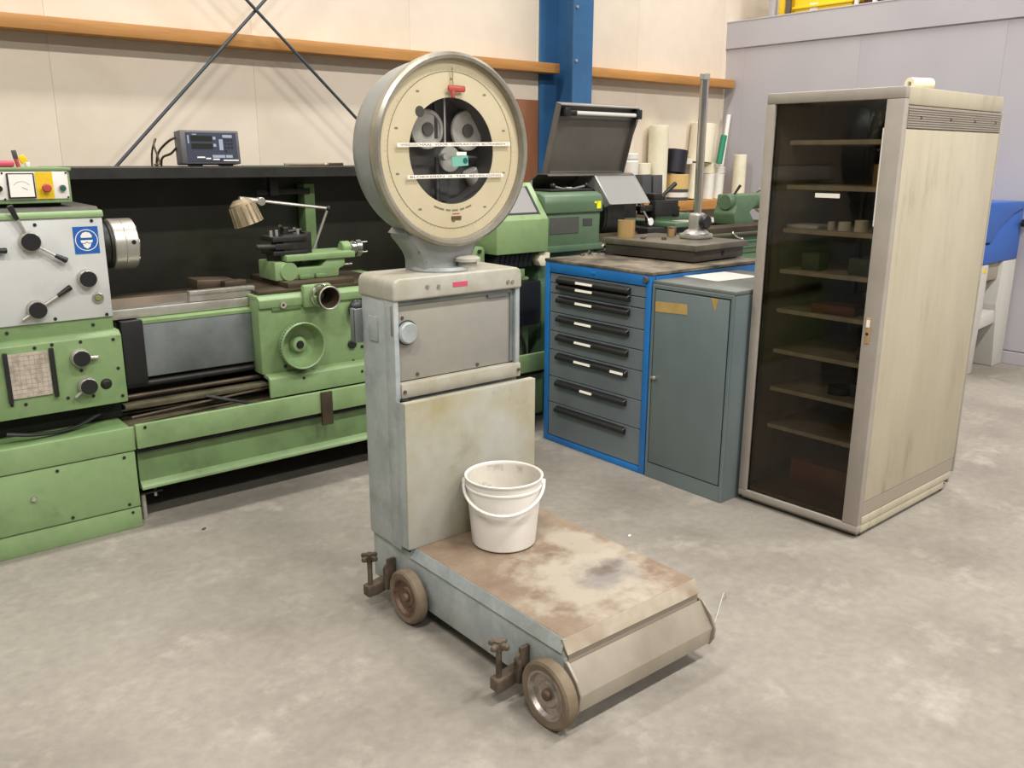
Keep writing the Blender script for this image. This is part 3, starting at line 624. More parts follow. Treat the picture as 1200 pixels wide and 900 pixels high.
part('hydraulic_hose', A, B().tube(curve([(1.40, 3.98, .50), (1.52, 3.93, .465), (1.65, 3.90, .43), (1.75, 3.91, .44), (1.79, 3.95, .52)]), .008, 8), 'black')
part('hydraulic_hose', A, B().tube(curve([(.55, 3.90, .50), (.66, 3.90, .478), (.80, 3.93, .47), (.93, 3.98, .50)]), .008, 8), 'black')
part('drip_pipe', A, B().cyl((1.05, 3.95, .465), (1.75, 4.0, .485), .006, n=8), 'brownsteel')
# cross slide, compound and tool post
part('cross_slide', A, B().box(1.86, 2.23, 4.00, 4.46, .966, .992, .003), 'brownsteel')
cs = part('compound_slide', A, B().prism([(1.842, .992), (1.842, 1.085), (1.90, 1.085), (1.93, 1.05), (2.10, 1.05), (2.13, 1.085), (2.235, 1.085), (2.235, 1.045), (2.20, 1.03), (2.195, .992)], 'y', 4.10, 4.30, .006), 'green')
part('slide_boss', cs, B().lathe([(0, .012), (.045, .010), (.050, 0)], (1.915, 4.10, 1.035), (0, -1, 0), 28), 'green')
for x in (2.0, 2.09): part('slide_clamp', cs, B().box(x-.035, x+.03, 4.082, 4.11, .992, 1.018, .008), 'green2')
part('slide_top', cs, B().box(1.900, 2.290, 4.085, 4.30, 1.085, 1.118, .006), 'green')
part('slide_end', cs, B().cyl((2.25, 4.17, 1.128), (2.30, 4.17, 1.128), .036, n=24, bev=.006), 'green')
cr = part('slide_crank', cs, B().lathe([(.03, 0), (.040, .003), (.040, .018), (.037, .02), (.037, .028), (.046, .032), (.046, .060), (.040, .064), (0, .064)], (2.30, 4.17, 1.125), (1, 0, 0), 32), 'chrome')
for dz in (.03, -.022): part('crank_pin', cr, B().cyl((2.36, 4.15, 1.125+dz), (2.40, 4.15, 1.125+dz), .004, n=8), 'chrome')
tp = part('tool_post', A, B().box(1.905, 2.04, 4.12, 4.27, 1.118, 1.215, .004).box(1.845, 2.03, 4.11, 4.26, 1.185, 1.210, .003).box(1.845, 2.03, 4.11, 4.26, 1.118, 1.138, .003), 'dark')
part('tool_holder', tp, B().cyl((1.765, 4.13, 1.163), (1.93, 4.13, 1.160), .014, n=14, bev=.004).box(1.86, 1.95, 4.115, 4.14, 1.145, 1.175, .002), 'dark')
bt = part('holder_bolt', tp, B().cyl((1.855, 4.15, 1.21), (1.855, 4.15, 1.240), .008, n=8), 'steel')
for x, y in ((1.885, 4.15), (2.0, 4.15), (2.02, 4.23), (1.96, 4.24)): again(bt, (x-1.855, y-4.15, .002))
part('post_handle', tp, B().cyl((1.945, 4.19, 1.21), (1.945, 4.19, 1.25), .022, n=16, bev=.003).cyl((1.945, 4.19, 1.235), (1.90, 4.14, 1.262), .008, n=8).cyl((1.945, 4.19, 1.225), (2.03, 4.17, 1.235), .009, n=8), 'dark')
part('post_block', tp, B().box(2.03, 2.065, 4.13, 4.27, 1.118, 1.225, .003), 'dark')
part('slide_screw', A, B().cyl((2.19, 4.20, 1.035), (2.33, 4.20, 1.037), .007, n=10), 'steel')
part('slide_base_dark', A, B().cyl((1.90, 4.2, .99), (1.90, 4.2, 1.12), .05, n=20), 'dark')
# splash back with hood
part('splash_back', A, B().box(1.0, 3.42, 4.70, 4.715, .46, 1.52), 'oily')
part('splash_side', A, B().box(3.40, 3.42, 4.35, 4.71, .90, 1.50), 'oily')
part('splash_hood', A, B().prism([(4.42, 1.492), (4.42, 1.545), (4.72, 1.549), (4.72, 1.535), (4.435, 1.531), (4.435, 1.492)], 'x', .96, 3.42, .002, 1), 'dark')
sp_ = part('splash_post', A, B().box(2.27, 2.335, 4.60, 4.69, .95, 1.45, .004), 'green2')
part('post_arm', sp_, B().box(1.98, 2.30, 4.585, 4.60, 1.395, 1.425, .003).box(2.05, 2.10, 4.56, 4.60, 1.39, 1.50, .003), 'dark')
# work lamp
wl = part('work_lamp', A, B().cyl((1.925, 4.36, 1.372), (2.285, 4.36, 1.325), .0085, n=10).cyl((2.285, 4.36, 1.325), (2.19, 4.37, 1.10), .0075, n=10), 'steel')
part('lamp_joint', wl, B().cyl((1.905, 4.345, 1.372), (1.905, 4.385, 1.372), .022, n=18, bev=.003), 'steel')
part('lamp_joint', wl, B().sph((2.288, 4.36, 1.325), .016), 'dark')
ax = Vector((.28, -.10, -.90)).normalized(); c0 = Vector((1.795, 4.37, 1.385))
prof = [(.0, .0), (.035, .0), (.060, .02), (.066, .05), (.070, .125), (.073, .13), (.066, .13), (.056, .05), (0, .02)]
ls = part('lamp_shade', wl, B().lathe(prof, c0, ax, 36), 'lampshade')
u, v, a3 = frame(ax); f0 = None
for i in range(14):
    a = 2*PI*i/14; d = u*math.cos(a)+v*math.sin(a)
    part('shade_rib', ls, B().cyl(c0+a3*.03+d*.064, c0+a3*.13+d*.0725, .005, n=6), 'lampshade')
part('lamp_neck', wl, B().cyl(Vector((1.905, 4.365, 1.372)), c0, .016, n=12), 'steel')
# guard, bellows and tailstock at the right-hand end
tg = part('end_guard', A, B().box(3.098, 3.490, 3.900, 4.20, 1.055, 1.248, .006), 'green')
part('guard_frame', tg, B().prism([(3.902, 1.246), (3.918, 1.246), (4.085, 1.452), (4.069, 1.452)], 'x', 3.445, 3.490, .002, 1).prism([(3.902, 1.246), (3.918, 1.246), (3.942, 1.276), (3.926, 1.276)], 'x', 3.098, 3.445).prism([(4.05, 1.43), (4.066, 1.43), (4.085, 1.452), (4.069, 1.452)], 'x', 3.098, 3.445).prism([(3.902, 1.246), (3.918, 1.246), (4.085, 1.452), (4.069, 1.452)], 'x', 3.098, 3.14), 'green')
part('guard_gasket', tg, B().prism([(3.922, 1.276), (3.930, 1.284), (4.050, 1.432), (4.058, 1.432), (4.062, 1.428), (3.936, 1.274)], 'x', 3.432, 3.446).prism([(3.924, 1.274), (3.938, 1.274), (3.946, 1.286), (3.932, 1.286)], 'x', 3.14, 3.446), 'black')
part('guard_window', tg, B().prism([(3.930, 1.276), (3.934, 1.274), (4.060, 1.430), (4.056, 1.432)], 'x', 3.14, 3.436), 'frosty')
bw = None
for i in range(8):
    x = 3.13+i*.036
    if bw is None: bw = part('bellows_fold', A, B().box(x, x+.030, 3.95, 4.12, .965, 1.052, .006, rot=(0, .25, 0)), 'black')
    else: again(bw, (i*.036, 0, 0))
part('tailstock', A, B().box(2.90, 3.08, 3.98, 4.35, .93, 1.10, .02).cyl((2.86, 4.275, 1.2), (3.08, 4.275, 1.2), .07, n=24, bev=.01), 'green')
part('tailstock_bolt', A, B().cyl((3.03, 3.98, 1.075), (3.03, 3.968, 1.075), .012, n=6), 'vdark')
part('end_bracket', A, B().box(3.0, 3.36, 3.96, 4.10, .90, .955, .005), 'green2')
part('end_post', A, B().box(3.24, 3.42, 3.99, 4.45, .345, .90, .01), 'green2')
part('end_box', A, B().box(3.25, 3.435, 3.90, 3.99, .62, .885, .006), 'black')
part('coolant_pipe', A, B().tube(curve([(3.30, 3.93, .62), (3.30, 3.925, .56), (3.33, 3.93, .50), (3.35, 3.94, .42)]), .012, 8), 'dark')

# things on top of the lathe
D = thing('digital_readout', 'grey digital readout box with keypad standing on the splash back', 'readout', (1.76, 4.58, 1.550))
db = part('case', D, B().box(1.580, 1.885, 4.53, 4.62, 1.556, 1.722, .006, rot=(-.08, 0, 0)), 'dro')
part('foot', D, B().box(1.63, 1.69, 4.55, 4.60, 1.549, 1.560), 'black'); part('foot', D, B().box(1.79, 1.85, 4.55, 4.60, 1.549, 1.560), 'black')
def onface(x0, x1, z0, z1, dy=.0015):
    # the case leans back a touch; rebuild the front-plane offset at each height
    zc = (z0+z1)/2; y = 4.53+(zc-1.639)*.08
    return B().box(x0, x1, y-.0025-dy, y+.003, z0, z1, rot=(-.08, 0, 0))
fb = part('face_plate', D, onface(1.607, 1.868, 1.570, 1.714, 0), 'drodark')
for z in (1.672, 1.634): part('display', fb, onface(1.632, 1.740, z, z+.026), 'screen')
part('side_label', fb, onface(1.615, 1.622, 1.66, 1.70), 'keyblue')
for z in (1.680, 1.645): part('key', fb, onface(1.745, 1.759, z, z+.014), 'keyblue')
part('axis_keys', fb, onface(1.775, 1.795, 1.628, 1.682), 'keyblue'); part('top_keys', fb, onface(1.796, 1.846, 1.690, 1.704), 'keyblue')
part('bottom_keys', fb, onface(1.735, 1.80, 1.590, 1.604), 'keyblue'); part('bottom_keys', fb, onface(1.805, 1.840, 1.590, 1.604), 'keyblue')
kk = None
for r in range(4):
    for c in range(3):
        if r == 3 and c > 0: continue
        part('key', fb, onface(1.803+c*.017, 1.814+c*.017, 1.673-r*.018, 1.682-r*.018), 'black')
part('maker_mark', fb, onface(1.640, 1.662, 1.702, 1.707), 'keyblue')
for x0, x1, z in ((1.655, 1.695, 1.592), (1.700, 1.725, 1.586), (1.735, 1.77, 1.582), (1.79, 1.87, 1.577)):
    part('torn_tape', fb, onface(x0, x1, z-.003, z+.004, .002), 'tape')
def cable(pts, lab, r=.006): solo('cable', B().tube(curve(pts), r, 8), 'brownsteel', lab, 'cable', pts[0], 'cables behind the readout box')
cable([(1.582, 4.60, 1.69), (1.55, 4.62, 1.67), (1.525, 4.70, 1.62), (1.52, 4.74, 1.55), (1.52, 4.745, 1.40)], 'dark cable looping from the upper left of the readout box')
cable([(1.582, 4.60, 1.64), (1.56, 4.63, 1.61), (1.54, 4.70, 1.59), (1.545, 4.745, 1.54), (1.545, 4.745, 1.40)], 'dark cable hanging from the lower left of the readout box')
cable([(1.47, 4.62, 1.556), (1.50, 4.63, 1.565), (1.49, 4.66, 1.65), (1.51, 4.69, 1.68), (1.50, 4.74, 1.60), (1.495, 4.745, 1.40)], 'dark cable curled in a hook left of the readout box', .005)
T = thing('rod_tool', 'thin brown rod tool lying on the splash back hood', 'tool', (2.27, 4.47, 1.549))
part('shaft', T, B().cyl((2.10, 4.47, 1.557), (2.38, 4.47, 1.557), .0075, n=10), 'rust')
part('end_piece', T, B().box(2.36, 2.45, 4.462, 4.48, 1.549, 1.565, .002), 'brownsteel')
part('brass_ring', T, B().cyl((2.335, 4.47, 1.557), (2.345, 4.47, 1.557), .009, n=10), 'brass')
solo('flat_strip', B().box(1.86, 2.12, 4.44, 4.465, 1.549, 1.553), 'green2', 'thin flat green strip lying between the readout and the rod tool', 'strip', (2.0, 4.57, 1.549))
# on the control box
solo('red_container', B().box(.50, .755, 4.12, 4.20, 1.552, 1.578, .010, 3), 'pinkred', 'flat pink-red case lying on the control box at the left edge', 'case', (.65, 4.16, 1.552))
T = thing('small_brush', 'little upright grey brush standing on the control box', 'brush', (.775, 4.16, 1.552))
part('handle', T, B().cyl((.775, 4.16, 1.552), (.768, 4.16, 1.585), .008, n=10), 'red'); part('bristles', T, B().box(.757, .775, 4.153, 4.167, 1.585, 1.62, .003, rot=(0, -.15, 0)), 'dgreyplastic')
T = thing('yellow_clip', 'small yellow and white clip standing on the control box', 'clip', (.805, 4.16, 1.552))
part('clip_body', T, B().box(.80, .818, 4.152, 4.168, 1.552, 1.572, .003), 'offwhite'); part('clip_tab', T, B().box(.780, .808, 4.155, 4.165, 1.568, 1.60, .003, rot=(0, -.5, 0)), 'yellow')

# ================================================================== drawer cabinet
X0 = 3.235
W = thing('drawer_cabinet', 'blue framed workshop drawer cabinet with eight grey drawers and black handles', 'drawer cabinet', (3.68, 3.24, 0))
y0, y1 = 2.846, 3.635
part('carcass', W, B().box(X0+.02, 4.13, y0, y1, .02, 1.035, .003), 'bluecab')
part('frame_stile', W, B().box(X0-.002, X0+.03, y0, y0+.038, .0, 1.037, .003), 'bluecab')
part('frame_stile', W, B().box(X0-.002, X0+.03, y1-.038, y1, .0, 1.037, .003), 'bluecab')
part('frame_top', W, B().box(X0-.002, X0+.03, y0+.038, y1-.038, .982, 1.037, .002), 'bluecab')
part('frame_bottom', W, B().box(X0-.002, X0+.03, y0+.038, y1-.038, .0, .034, .002), 'bluecab')
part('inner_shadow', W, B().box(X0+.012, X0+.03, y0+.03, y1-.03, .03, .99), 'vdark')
zs = [.978, .924, .867, .760, .653, .545, .390, .236, .036]
for i in range(8):
    zt, zb = zs[i], zs[i+1]
    dr = part('drawer', W, B().box(X0+.002, X0+.025, y0+.041, y1-.041, zb+.002, zt-.002, .002, 1), 'drawer')
    ya, yb = y1-.041-.10*.707, y1-.041-.86*.707
    hz = zt-.010 if i != 1 else zt+.006
    h = part('handle', dr, B().prism([(X0+.003, hz), (X0-.024, hz-.012), (X0-.028, hz-.028), (X0-.022, hz-.036), (X0+.003, hz-.040)], 'y', yb, ya, .002, 1), 'black')
    if i < 7:
        yc = ya-.62*(ya-yb)+.11 if i < 6 else ya-.48*(ya-yb)
        part('label_strip', h, B().box(X0-.0300, X0-.0250, yc-.062, yc+.062, hz-.027, hz-.014, rot=(0, .25, 0)) if i != 6 else B().box(X0-.0300, X0-.0250, yc-.045, yc+.045, hz-.027, hz-.014, rot=(0, .25, 0)), 'tape')
        if i == 5: part('label_strip', h, B().box(X0-.0300, X0-.0250, yb+.01, yb+.10, hz-.027, hz-.014, rot=(0, .25, 0)), 'tape')
part('lock', W, B().cyl((X0, 2.882, 1.016), (X0-.014, 2.882, 1.016), .017, n=22, bev=.003), 'hubdark')
part('small_latch', W, B().box(X0-.010, X0, 3.24, 3.262, 1.004, 1.016, .002), 'bluecab')
solo('worktop', B().box(X0-.004, 4.15, y0-.004, y1+.004, 1.038, 1.054, .003), 'worktop', 'oily brown worktop lying on the blue drawer cabinet', 'worktop', (3.68, 3.24, 1.038))

# ================================================================== grey locker
G = thing('grey_locker', 'grey-green metal locker with one door beside the drawer cabinet', 'cabinet', (3.55, 2.58, 0))
ga, gb2 = 2.354, 2.838
part('body', G, B().box(X0+.004, 3.90, ga, gb2, .0, 1.000, .003), 'greycab')
part('top', G, B().box(X0-.002, 3.905, ga-.004, gb2, 1.000, 1.018, .004), 'greytop')
dd = part('door', G, B().box(X0-.006, X0+.012, ga+.022, gb2-.022, .085, .975, .003), 'greycab')
part('door_gap', G, B().box(X0-.0005, X0+.01, ga+.016, gb2-.016, .079, .981), 'vdark')
part('frame', G, B().box(X0-.004, X0+.01, ga, ga+.016, 0, 1.0, .002, 1), 'greycab'); part('frame', G, B().box(X0-.004, X0+.01, gb2-.016, gb2, 0, 1.0, .002, 1), 'greycab')
part('frame', G, B().box(X0-.004, X0+.01, ga+.016, gb2-.016, 0, .079, .002, 1), 'greycab'); part('frame', G, B().box(X0-.004, X0+.01, ga+.016, gb2-.016, .981, 1.0, .002, 1), 'greycab')
part('door_pull', dd, B().cyl((X0-.006, 2.795, .535), (X0-.022, 2.795, .535), .009, n=12, bev=.002).box(X0-.024, X0-.016, 2.780, 2.815, .530, .540, .002), 'steel')
tp_ = part('masking_tape', dd, B().box(X0-.0075, X0-.0058, 2.615, 2.812, .872, .922, rot=(-.05, 0, 0)), 'kraft', 'torn masking tape')
part('masking_tape', dd, B().prism([(2.478, .975), (2.438, .975), (2.445, .938), (2.455, .915), (2.465, .945)], 'x', X0-.0075, X0-.0058), 'kraft')
solo('paper_sheet', B().box(3.455, 3.765, 2.60, 2.835, 1.0182, 1.0192, rot=(0, 0, -.08)), 'paper', 'white sheet of paper lying on the grey locker', 'paper', (3.61, 2.72, 1.0182))

# ================================================================== surface plate and column stand
Pp = thing('surface_plate', 'dark cast-iron surface plate lying on the worktop', 'surface plate', (3.89, 3.27, 1.054), (0, 0, math.radians(4)), local=True)
part('plate_top', Pp, B().box(-.25, .25, -.325, .325, .066, .098, .004), 'platetop')
part('plate_body', Pp, B().box(-.238, .235, -.305, .31, .008, .068, .004), 'castiron')
for x, y in ((-.17, -.24), (-.17, .25), (.17, -.24), (.17, .25)): part('foot', Pp, B().cyl((x, y, 0), (x, y, .012), .018, n=12), 'castiron')
part('lifting_hole', Pp, B().cyl((.03, -.3065, .04), (.03, -.304, .04), .015, n=14), 'vdark')
zt = 1.1525
Q = thing('column_stand', 'tall chrome column stand with clamp base standing on the surface plate', 'column stand', (4.0, 3.205, zt))
part('base', Q, B().box(3.93, 4.075, 3.14, 3.275, zt, zt+.030, .008).lathe([(.075, .03), (.062, .045), (.045, .052), (0, .052)], (4.0, 3.205, zt), (0, 0, 1), 28), 'alu')
part('base_clamp', Q, B().box(3.962, 4.038, 3.168, 3.242, zt+.045, zt+.145, .016, 3), 'alu')
part('clamp_wheel', Q, B().cyl((4.01, 3.168, zt+.095), (4.01, 3.135, zt+.095), .040, n=26, bev=.006), 'black')
part('column', Q, B().cyl((4.0, 3.205, zt+.14), (4.0, 3.205, 2.02), .0235, n=28), 'chrome')
part('column_cap', Q, B().cyl((4.0, 3.205, 2.01), (4.0, 3.205, 2.045), .028, n=28, bev=.004), 'alu')
def ring(x, y, z, ro, ri, h, m, name, lab, cat, group=None):
    return solo(name, B().lathe([(ri, 0), (ro, 0), (ro, h), (ri, h), (ri, 0)], (x, y, z), (0, 0, 1), 30), m, lab, cat, (x, y, z), group)
ring(3.735, 3.50, zt, .050, .043, .098, 'brass', 'brass_bush', 'large brass bush standing at the left end of the surface plate', 'bush')
ring(3.985, 3.375, zt, .018, .011, .040, 'brass', 'brass_bush', 'small brass bush beside the column stand foot', 'bush')
solo('rusty_block', B().box(4.02, 4.06, 3.40, 3.44, zt, zt+.052, .003), 'rusthub', 'little rusty block behind the small brass bush', 'block', (4.04, 3.42, zt))
ring(3.80, 3.27, zt, .014, .006, .014, 'cast', 'hex_nut', 'dark nut in front of the small brass bush', 'nut')
ring(3.74, 3.375, zt, .015, .007, .009, 'cast', 'hex_nut', 'dark nut on the surface plate beside the large brass bush', 'nut')
solo('chrome_pin', B().cyl((3.79, 3.425, zt+.006), (3.83, 3.43, zt+.006), .006, n=10), 'chrome', 'short chrome pin on the surface plate', 'pin', (3.8, 3.427, zt))
zw = 1.0542
ring(3.515, 3.605, zw, .018, .009, .010, 'chrome', 'steel_ring', 'steel ring on the worktop nearest to the black ball lever', 'ring', 'loose rings on the worktop')
ring(3.565, 3.585, zw, .018, .009, .012, 'alu', 'steel_ring', 'middle one of three loose rings on the worktop', 'ring', 'loose rings on the worktop')
ring(3.600, 3.555, zw, .016, .008, .010, 'alu', 'steel_ring', 'loose ring on the worktop nearest to the surface plate', 'ring', 'loose rings on the worktop')
T = thing('ball_lever', 'small lever with black ball lying on the worktop edge', 'lever', (3.53, 3.62, zw))
part('ball', T, B().sph((3.560, 3.625, zw+.012), .012), 'black'); part('shaft', T, B().cyl((3.555, 3.62, zw+.010), (3.470, 3.60, zw+.005), .005, n=8), 'cast')
T = thing('small_valve', 'small chrome elbow piece against the surface plate corner', 'fitting', (3.66, 3.595, zw))
part('elbow', T, B().tube(curve([(3.67, 3.602, zw+.006), (3.668, 3.602, zw+.035), (3.65, 3.60, zw+.05)]), .008, 10), 'chrome'); part('block', T, B().box(3.65, 3.70, 3.585, 3.62, zw, zw+.02, .003), 'dark')

# ================================================================== glazed cabinet (local axes: x = depth, y = width)
V = thing('glazed_cabinet', 'tall cream metal cabinet with smoked glass door and shelves', 'cabinet', (3.355, 1.727, 0), (0, 0, math.radians(1.6)), local=True)
wd, dp, ht = .606, .938, 1.867
# frame of the door
part('door_stile', V, B().box(0, .035, 0, .072, .062, 1.822, .003), 'cabframe')
part('door_stile', V, B().box(0, .035, wd-.042, wd, .062, 1.822, .003), 'cabframe')
part('door_top_rail', V, B().box(0, .035, 0, wd, 1.822, ht, .006), 'cabframe')
part('door_bottom_rail', V, B().box(0, .035, 0, wd, .030, .062, .004), 'cabframe')
part('plinth', V, B().box(.02, dp-.03, .01, wd-.01, .014, .032), 'cabstrip')
part('door_glass', V, B().box(.012, .018, .070, wd-.040, .060, 1.824), 'smoked', 'smoked glass pane')
part('seal', V, B().box(.018, .030, .066, .072, .062, 1.82).box(.018, .030, wd-.042, wd-.036, .062, 1.82), 'black')
lk = part('lock_plate', V, B().box(-.006, .0, .038, .056, .862, .968, .002), 'brass')
part('lock_window', lk, B().box(-.008, -.005, .040, .054, .930, .960), 'paper'); part('keyhole', lk, B().cyl((-.008, .047, .902), (-.005, .047, .902), .006, n=12), 'vdark')
part('white_edging', V, B().box(.006, .012, .072, .079, 1.335, 1.715), 'paper')
part('door_label', V, B().box(.0095, .012, .235, .345, 1.440, 1.458), 'tape')
# side walls
sw = part('side_panel', V, B().box(.036, dp, 0, .010, .165, 1.710, .003), 'cabcream')
tb = part('side_strip', V, B().box(.036, dp, .002, .012, 1.712, 1.798, .002, 1), 'cabstrip')
b_ = B()
for i in range(9): b_.box(.04, dp-.004, -.001, .003, 1.716+i*.009, 1.720+i*.009)
part('strip_ribs', tb, b_, 'cabframe', kind='stuff')
screws_ = None
for x in (.15, .42, .66, .88):
    if screws_ is None: screws_ = part('rivet', tb, B().cyl((x, .002, 1.755), (x, -.003, 1.755), .006, n=10), 'hubdark')
    else: again(screws_, (x-.15, 0, 0))
part('side_cap', V, B().box(.035, dp, 0, .014, 1.80, ht, .005), 'cabcream')
part('side_strip', V, B().box(.036, dp, .002, .012, .096, .163, .002, 1), 'cabstrip')
part('side_foot', V, B().box(.036, dp-.02, .0, .012, .058, .094, .003), 'cabcream'); part('side_foot', V, B().box(.12, dp-.08, .002, .014, .020, .056, .003), 'cabcream')
part('side_foot', V, B().box(.036, .115, .001, .014, .022, .056, .003), 'cabcream')
part('corner_strip', V, B().box(dp-.002, dp+.012, -.003, .02, .09, 1.80, .002), 'cabframe')
part('side_panel', V, B().box(.036, dp, wd-.010, wd, .03, ht, .003), 'cabcream')
part('back_panel', V, B().box(dp-.012, dp, .01, wd-.01, .03, ht), 'cabin')
part('roof', V, B().box(.03, dp, .003, wd-.003, ht-.030, ht-.001, .004), 'cabcream')
part('inside_floor', V, B().box(.036, dp-.01, .01, wd-.01, .05, .072), mat('cabinet_floor_brown', '#8c6a48', .6))
for y in (.012, wd-.028):
    for x in (.05, dp-.06): part('shelf_upright', V, B().box(x, x+.03, y, y+.016, .07, 1.83), 'cabin')
for x, y in ((.06, .03), (dp-.07, .03), (.06, wd-.05), (dp-.07, wd-.05)): part('foot', V, B().cyl((x, y, 0), (x, y, .02), .018, n=12), 'black')
SZ = [1.674, 1.486, 1.298, 1.117, .938, .750, .570, .390]
shelf = None
for z in SZ:
    if shelf is None: shelf = part('shelf', V, B().box(.085, dp-.02, .085, wd-.075, z-.020, z, .002, 1), 'shelf')
    else: again(shelf, (0, 0, z-SZ[0]))
def incab(x, y, z):
    r = math.radians(1.6); return (3.355+x*math.cos(r)-y*math.sin(r), 1.727+x*math.sin(r)+y*math.cos(r), z)
RC = (0, 0, math.radians(1.6))
def icyl(name, x, y, z, r, h, m, lab, cat): solo(name, B().lathe([(0, 0), (r, 0), (r, h), (r*.75, h), (r*.7, .01), (0, .01)], (0, 0, 0), (0, 0, 1), 24), m, lab, cat, incab(x, y, z), rot=RC, local=True)
def ibox(name, x, y, z, sx, sy, h, m, lab, cat, rz=0): solo(name, B().box(-sx/2, sx/2, -sy/2, sy/2, 0, h, .003), m, lab, cat, incab(x, y, z), rot=(0, 0, RC[2]+rz), local=True)
icyl('brass_sleeve', .16, .135, SZ[1], .038, .09, 'brass', 'brass sleeve on the second shelf of the glazed cabinet', 'sleeve')
ibox('white_tray', .18, .46, SZ[2], .12, .15, .016, 'offwhite', 'flat white tray on the third cabinet shelf', 'tray')
icyl('white_cup', .15, .335, SZ[2], .015, .036, 'offwhite', 'narrow white cup in the row on the third cabinet shelf', 'cup')
icyl('white_cup', .15, .275, SZ[2], .026, .038, 'offwhite', 'widest white cup in the row on the third cabinet shelf', 'cup')
icyl('tan_cup', .16, .205, SZ[2], .027, .048, 'cream', 'cream cup with dark top at the right of the white cups', 'cup')
icyl('dark_pot', .15, .130, SZ[2], .018, .024, 'hubdark', 'dark round pot at the right end of the third cabinet shelf', 'pot')
ibox('green_box', .17, .41, SZ[3], .08, .085, .075, 'dkgreenbox', 'left dark green box on the fourth cabinet shelf', 'box')
ibox('green_box', .17, .18, SZ[3], .09, .095, .070, 'dkgreenbox', 'right dark green box on the fourth cabinet shelf', 'box')
ibox('brown_block', .16, .275, SZ[4], .10, .20, .040, 'brownbox', 'long brown wooden block on the fifth cabinet shelf', 'block', .05)
ibox('tin_box', .20, .13, SZ[5], .09, .075, .06, 'hubdark', 'grey tin at the right end of the sixth cabinet shelf', 'box')
icyl('oil_disc', .20, .25, SZ[6], .05, .035, 'dark', 'dark disc on the seventh cabinet shelf', 'disc')
ibox('grey_pack', .22, .14, SZ[6], .08, .10, .06, 'dgreyplastic', 'dark grey pack at the right of the seventh cabinet shelf', 'pack')
ibox('pale_card', .16, .085, SZ[7], .05, .012, .10, 'shelf', 'pale card standing at the right end of the lowest cabinet shelf', 'card')
ibox('cardboard_carton', .30, .30, .0725, .22, .30, .14, 'brownbox', 'brown carton on the floor of the glazed cabinet', 'carton')
T = thing('cream_roll', 'cream plastic roll lying on top of the glazed cabinet', 'roll', incab(.30, .085, ht-.001))
c = Vector(incab(.30, .085, ht-.001+.025))
part('roll_body', T, B().lathe([(.010, 0), (.026, 0), (.026, .11), (.010, .11), (.010, 0)], c+Vector((-.06, .02, 0)), (.93, -.3, 0), 26), 'cream')

# ================================================================== parts washer by the grey partition
N_ = thing('parts_washer', 'grey plastic parts washer stand with blue hinged lid by the grey partition', 'parts washer', (7.1, 3.0, 0))
yw = 2.76
part('leg', N_, B().prism([(6.707, 0), (6.86, 0), (6.875, .30), (6.90, .50), (6.905, .83), (6.725, .83)], 'y', yw, 3.35, .01), 'washgrey')
part('leg', N_, B().prism([(7.22, 0), (7.40, 0), (7.395, .84), (7.16, .84), (7.13, .50), (7.17, .33)], 'y', yw, 3.35, .01), 'washgrey')
part('cross_bar', N_, B().prism([(6.86, .33), (7.19, .36), (7.15, .46), (6.89, .43)], 'y', yw+.01, 3.34, .006), 'washgrey')
b_ = B()
for i in range(26): b_.box(6.698, 6.712, yw+.02, 3.33, .05+i*.029, .065+i*.029)
part('rib_edge', N_, b_, 'washgrey', kind='stuff')
part('tank', N_, B().box(6.74, 7.385, yw+.03, 3.40, .70, .845, .008), 'cabstrip')
part('yellow_mark', N_, B().box(6.80, 6.86, yw-.002, yw+.001, .775, .80), 'yellow')
bs = part('basin', N_, B().prism([(6.665, .835), (7.40, .845), (7.40, 1.23), (7.20, 1.19), (6.98, 1.09), (6.86, .985), (6.655, .985)], 'y', 2.762, 3.38, .006), 'bluelid')
part('lid', N_, B().prism([(6.640, 1.0), (6.86, .997), (6.98, 1.10), (7.20, 1.20), (7.40, 1.24), (7.40, 1.285), (6.70, 1.295), (6.65, 1.285)], 'y', 2.745, 3.40, .010, 3), 'bluelid')
part('hinge', N_, B().cyl((7.36, 2.722, 1.12), (7.36, 2.745, 1.12), .03, n=18), 'navy')

# ================================================================== dark green lathe behind the drawer cabinet
L2 = thing('dark_green_lathe', 'dark green lathe with open grey hood behind the drawer cabinet', 'lathe', (4.7, 4.25, 0))
h2 = part('headstock', L2, B().box(3.505, 3.975, 3.955, 4.48, 1.06, 1.285, .008), 'dgreen')
part('headstock_cover', h2, B().prism([(3.938, 1.268), (3.936, 1.335), (3.95, 1.372), (3.99, 1.392), (4.48, 1.400), (4.48, 1.268)], 'x', 3.497, 3.985, .010, 3), 'dgreen')
part('headstock_foot', h2, B().box(3.50, 4.02, 3.945, 4.48, 1.035, 1.075, .006), 'dgreen')
part('speed_chart', h2, B().box(3.55, 3.79, 3.951, 3.956, 1.145, 1.245, .001, 1), 'hubdark'); part('maker_plate', h2, B().box(3.825, 3.905, 3.951, 3.956, 1.185, 1.230, .001, 1), 'dgreyplastic')
part('yellow_sticker', h2, B().box(3.925, 3.960, 3.9335, 3.938, 1.290, 1.335), 'brightyel'); part('yellow_sticker', h2, B().box(3.905, 3.930, 3.9335, 3.938, 1.322, 1.334), 'brightyel')
part('lever_plate', h2, B().box(3.62, 3.98, 4.03, 4.20, 1.395, 1.408, .004), 'dark')
for bx, hx in ((3.70, 3.80), (3.985, 3.86)):
    lv = part('gear_lever', h2, B().cyl((hx, 4.10, 1.405), (bx, 4.10, 1.425), .007, n=10), 'steel'); part('lever_ball', lv, B().sph((bx, 4.10, 1.428), .018), 'black')
part('lever_boss', h2, B().cyl((3.83, 4.10, 1.40), (3.83, 4.10, 1.418), .03, n=18, bev=.003), 'steel')
